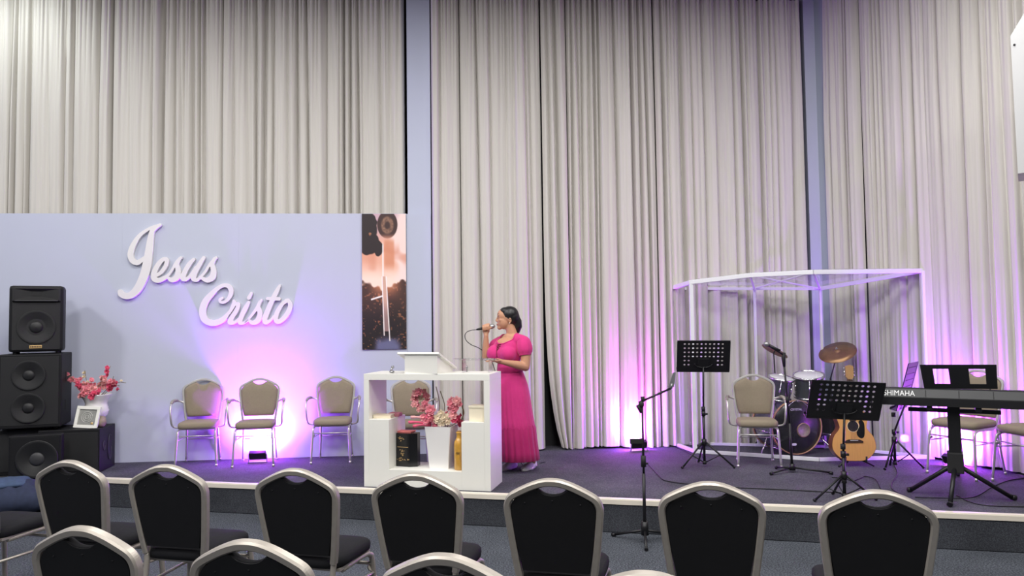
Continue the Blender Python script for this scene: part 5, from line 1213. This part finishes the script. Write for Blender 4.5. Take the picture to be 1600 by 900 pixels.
# legs down into the shoes
fN = g(829, 732) - PB; fF = g(797, 733) - PB; fF.y += .03
mb.capsule([wp(803, 620, -.02), wp(820, 690, -.02) , Vector((fN.x + .02, fN.y + .02, .07))], [.07, .050, .036]); mb.capsule([wp(797, 620, .05), wp(800, 690, .04), Vector((fF.x + .02, fF.y + .02, .07))], [.07, .050, .036])
body = obj('body', remesh(mb, .0048, 7), M['skin'], wm)
bvh = BVHTree.FromPolygons([v.co.copy() for v in body.data.vertices], [tuple(p.vertices) for p in body.data.polygons])
def surf(bv, px, py, y=0.0, off=.001):
    o_ = Vector((0, 0, CZ)) - PB; t = wp(px, py, y); h = bv.ray_cast(o_, (t - o_).normalized())
    return (h[0] + h[1] * off) if h[0] is not None else t
# ears
mb = MB()
ec = surf(bvh, 796.5, 500.5, -.05)
mb.tube([ec + Vector((.010 * math.cos(a) + .002, -.006 - .004 * math.sin(a), .020 * math.sin(a))) for a in [2 * PI * k / 16 for k in range(17)]], .0048, 8); mb.ball(ec + Vector((0, -.002, 0)), (.009, .006, .018), n=8); mb.ball(ec + Vector((-.002, -.005, -.021)), (.006, .005, .007), n=8)
mb.build('ear', M['skin'], wm)
mb = MB(); ec2 = Vector((ec.x, 2 * hc.y - ec.y, ec.z)); mb.ball(ec2, (.010, .008, .026), n=8); mb.build('ear', M['skin'], wm)
mb = MB(); mb.ball(ec + Vector((-.003, -.010, -.026)), .0048, n=8); mb.build('earring', M['print'], wm)
# eyes, brow, lips, nostril
for s in (-1, 1):
    ey = H(-.076, s * .031, .008)
    eb = MB(); eb.ball(ey, (.0135, .0125, .0078), n=10); e_ = eb.build('eye', M['eye'], wm)
    eb = MB(); eb.ball(ey + Vector((-.0105, s * .004, 0)), (.0045, .0055, .0058), n=8); eb.build('iris', M['iris'], e_)
    eb = MB(); eb.tube([ey + Vector((-.0095, s * .010 - s * .014, .0055)), ey + Vector((-.0115, s * .004, .0085)), ey + Vector((-.004, s * .0125, .0065))], [.0015, .0022, .0012], 6); eb.build('eyelid', M['brow'], e_)
    eb = MB(); P = []
    for t in (0, .35, .7, 1): 
        q = bvh.find_nearest(ey + Vector((-.030 + .030 * t, s * (-.012 + .034 * t), .022 + .004 * math.sin(t * 3))))[0]; P.append(q)
    eb.tube(P, [.0022, .0034, .003, .0012], 6); eb.build('eyebrow', M['brow'], wm)
for dz, nm, r_ in ((-.0635, 'upper_lip', .0046), (-.0735, 'lower_lip', .0056)):
    eb = MB(); P = []
    for t in (-1, -.5, 0, .5, 1): P.append(bvh.find_nearest(H(-.112 + .012 * t * t, t * .021, dz + (.0 if nm == 'lower_lip' else -.002 * abs(t))))[0])
    eb.tube(P, [r_ * .3, r_ * .85, r_, r_ * .85, r_ * .3], 8); eb.build(nm, M['lip'], wm)
# hair
mb = MB(); mb.ball(H(.022, 0, .028), (.088, .080, .082)); mb.ball(H(.048, 0, .0), (.070, .074, .080)); mb.ball(H(.080, 0, -.045), (.040, .046, .055)); mb.ball(H(-.018, 0, .060), (.058, .062, .042))
mb.capsule([H(.075, 0, .010), H(.096, .0, -.04), H(.100, 0, -.095), H(.098, 0, -.135)], [.036, .042, .040, .022])
hr = remesh(mb, .006, 3); obj('hair', hr, M['hair'], wm)
mb = MB(); mb.tube([H(.088 + .014 * math.sin(a), .036 * math.cos(a), .012 + .034 * math.sin(a)) for a in [2 * PI * k / 16 for k in range(17)]], .005, 6); mb.build('hair_tie', M['pink_deep'], wm)
# bodice
mb = MB(); e = .010
mb.ball(ch, (.150 + e, .098 + e, .150), RT); mb.ball(wp(796, 573), (.122 + e, .098 + e, .10), RT); mb.ball(wp(797, 583), (.125, .105, .06), RT)
mb.capsule([fS.lerp(C, .15) + Vector((0, 0, -.012)), C + Vector((0, 0, -.004)), nS.lerp(C, .15) + Vector((0, 0, -.012))], [.058, .068, .058])
mb.ball(ch + Vector((0, 0, .05)) + Fd * .05, (.128, .078, .097), RT)
bl_ = wp(795, 552) + Fd * .080 + Sd * .062; br_ = wp(790, 552) + Fd * .080 - Sd * .066
mb.ball(bl_ + Vector((0, 0, 0)), (.084, .080, .084), RT); mb.ball(br_, (.084, .080, .084), RT); mb.ball(bl_.lerp(br_, .5) - Fd * .01, (.10, .075, .085), RT)
me = remesh(mb, .0065, 22)
bm = bmesh.new(); bm.from_mesh(me)
nk = C + Fd * .075 + Vector((0, 0, .012))
dele = []
for v in bm.verts:
    d = v.co - nk; a = d.dot(Sd); b = d.dot(Fd); c_ = d.z
    if (a / .088) ** 2 + (c_ / .062) ** 2 < 1 and b > -.09: dele.append(v)
    elif (v.co - (C + Vector((0, 0, .06)))).length < .088: dele.append(v)
    elif v.co.z < wp(796, 581).z: dele.append(v)
bmesh.ops.delete(bm, geom=dele, context='VERTS'); bm.to_mesh(me); bm.free()
bod = obj('bodice', me, M['pink'], wm)
bm = bmesh.new(); bm.from_mesh(me); be = [e for e in bm.edges if e.is_boundary]; nxt = {}
for e_ in be:
    a_, b_ = e_.verts; nxt.setdefault(a_, []).append(b_); nxt.setdefault(b_, []).append(a_)
seen = set(); loops = []
for v0 in nxt:
    if v0 in seen: continue
    lp = [v0]; seen.add(v0); cur = v0
    while True:
        c_ = [q for q in nxt[cur] if q not in seen]
        if not c_: break
        cur = c_[0]; seen.add(cur); lp.append(cur)
    loops.append([v.co.copy() for v in lp])
bm.free()
loops = [l for l in loops if len(l) > 20 and sum(p.z for p in l) / len(l) > C.z - .08]
lp = max(loops, key=len) if loops else None
if lp:
    for _ in range(14): lp = [(lp[i - 1] + lp[i] * 2 + lp[(i + 1) % len(lp)]) / 4 for i in range(len(lp))]
    lp = lp[::3]; tb = MB(); tb.tube(lp + [lp[0]], .0062, 8, caps=False); tb.build('neckline_trim', M['pink'], bod)
bb2 = BVHTree.FromPolygons([v.co.copy() for v in bod.data.vertices], [tuple(p.vertices) for p in bod.data.polygons])
# lace inset and button placket
mb = MB(); P = [surf(bb2, x, y, -.1, .002) for x, y in ((779.6, 534.5), (778.2, 538), (776.8, 544), (776.2, 552), (776.8, 558))]
mb.tube(spline(P, 3), .0045, 6); mb.build('placket', M['lace'], bod)
mb = MB()
for x0, y0, x1, y1 in ((783, 537.5, 778, 539), (782, 540.5, 777.5, 543), (780, 543.5, 777, 547)): mb.tube([surf(bb2, x0, y0, -.1, .001), surf(bb2, (x0 + x1) / 2, (y0 + y1) / 2, -.1, .002), surf(bb2, x1, y1, -.1, .001)], .006, 5)
mb.build('lace_inset', M['lace'], bod)
mb = MB()
for t in range(7): q = surf(bb2, 776.2 + .2 * (t % 2), 533 + t * 3.8, -.1, .005); mb.ball(q, .0035, n=6)
mb.build('button_row', M['pink_deep'], bod)
# puffed sleeves
def sleeve(a, b, r, name):
    mb = MB(); ax = (b - a).normalized(); q = ax.to_track_quat('Z', 'Y').to_matrix(); rings = []; L = (b - a).length
    for t, rr in ((-.12, .45), (0, .78), (.18, 1.0), (.42, 1.13), (.68, 1.16), (.86, 1.06), (.95, .90), (1.0, .86), (1.04, .86), (1.04, .80)):
        rings.append([a + ax * (t * L) + q @ Vector((math.cos(2 * PI * k / 40), math.sin(2 * PI * k / 40), 0)) * (r * rr * (1 + .035 * math.sin(k * PI * 2 * 8 / 40 + t * 2) * (1 if t < .9 else .4))) for k in range(40)])
    mb.loft(rings, False, True); return mb.build(name, M['pink'], wm, fix=True)
sleeve(nS + Vector((-.012, .01, .012)), nS.lerp(nE, .56), .066, 'sleeve'); sleeve(fS + Vector((.01, -.01, .0)), fS.lerp(fE, .52), .055, 'sleeve')
# skirt
def skirt(rows, name, m, folds, amp, n=120, seed=0):
    rr = np.random.RandomState(seed); ph = rr.uniform(0, 6, 3); mb = MB(); rings = []
    for (px, py, rx, ry_, am) in rows:
        c = wp(px, py)
        ring = []
        for k in range(n):
            a = 2 * PI * k / n; f_ = 1 + am * amp * (math.sin(folds * a + ph[0]) + .5 * math.sin((folds * 1.7) // 1 * a + ph[1]) + .4 * math.sin(5 * a + ph[2]))
            ring.append(c + Vector((rx * math.cos(a) * f_, ry_ * math.sin(a) * f_, 0)))
        rings.append(ring)
    mb.loft(rings, False, True); o = mb.build(name, M[m], wm, fix=True)
    return o
skirt([(796.5, 573.5, .122, .112, 0), (796.5, 577, .124, .114, 0), (797, 582, .126, .116, .1), (797, 582.5, .123, .114, .1)], 'waistband', 'pink_deep', 9, .01)
skirt([(797, 580, .122, .112, .1), (797.8, 590, .142, .128, .3), (799, 602, .160, .142, .5), (800.5, 620, .172, .155, .8), (802, 640, .180, .165, 1), (804, 658, .186, .172, 1.1), (805, 667, .190, .176, 1.15), (805, 669, .186, .172, 1.1)], 'skirt', 'pink', 26, .016, seed=4)
mb = MB(); 
skirt([(805, 663, .184, .170, .8), (806, 668, .194, .18, 1.2), (807, 685, .197, .185, 1.4), (808.5, 703, .203, .19, 1.6), (809.5, 717, .208, .195, 1.8), (809.5, 717.5, .203, .19, 1.8)], 'skirt_flounce', 'pink_deep', 22, .018, seed=8)
# shoes
def shoe(p, ang, name='shoe'):
    r = empty(name, p, ang); r.parent = wm
    def sec(y, w_, h, z0=.016):
        return [Vector((w_ * math.cos(a), y, z0 + (h * math.sin(a) if math.sin(a) > 0 else .004 * math.sin(a)))) for a in [2 * PI * k / 20 for k in range(20)]]
    MB().loft([sec(-.085, .018, .035), sec(-.078, .030, .060), sec(-.04, .034, .075), (sec(0, .034, .066)), sec(.05, .040, .048), sec(.10, .042, .036), sec(.135, .030, .026), sec(.150, .012, .014)]).build('shoe_upper', M['shoe'], r)
    MB().loft([[Vector((v.x * 1.08, v.y, z)) for v in [Vector((.042 * (1 - .25 * (math.sin(a) < 0)) * math.cos(a), .032 + .122 * math.sin(a), 0)) for a in [2 * PI * k / 24 for k in range(24)]]] for z in (0, .020)]).build('sole', M['print'], r)
    MB().tube([Vector((.036 * math.cos(a), -.045 + .036 * math.sin(a), .072 + .004 * math.sin(a))) for a in [2 * PI * k / 16 for k in range(17)]], .006, 8).build('collar', M['shoe_pink'], r)
    MB().b2((-.006, -.092, .02), (.006, -.084, .07), .002).build('heel_tab', M['shoe_pink'], r)
shoe(Vector((fN.x, fN.y, .0)), PI - .55); shoe(Vector((fF.x, fF.y, 0)), PI - .75)
# microphone held by the woman
mw = empty('microphone', PB + mB_, 0, 'black corded microphone in the woman\'s raised hand', 'microphone')
dd = mT - mB_
mb = MB(); mb.tube([dd * -.10, dd * 0, dd * .05, dd * .70], [.006, .010, .0115, .0155], 12); mb.build('microphone_body', M['black_metal'], mw)
mb = MB(); mb.tube([dd * .70, dd * .74, dd * .84, dd * .95, dd * 1.0], [.018, .0235, .0245, .019, .008], 14); mb.build('microphone_head', M['steel'], mw)
P = [wp(x, y, yy) for x, y, yy in ((745, 515, -.045), (737, 516, -.04), (730, 518.5, -.03), (726.5, 524, -.02), (728.5, 532, 0), (737, 539, .02), (750, 545, .06), (766, 560, .14), (780, 600, .20))]
P2 = [p + PB for p in P] + [Vector((PB.x - .05, PB.y + .24, SZ + .3)), Vector((PB.x + .02, PB.y + .26, SZ + .006)), Vector((PB.x + .25, PB.y + .40, SZ + .006))]
P2 = spline(P2, 6); mb = MB(); mb.tube([p - P2[0] for p in P2], .0036, 6); o = mb.build('microphone_cable', M['rubber'], None, P2[0]); tag(o, 'thin grey cable looping from the microphone held by the woman', 'cable')
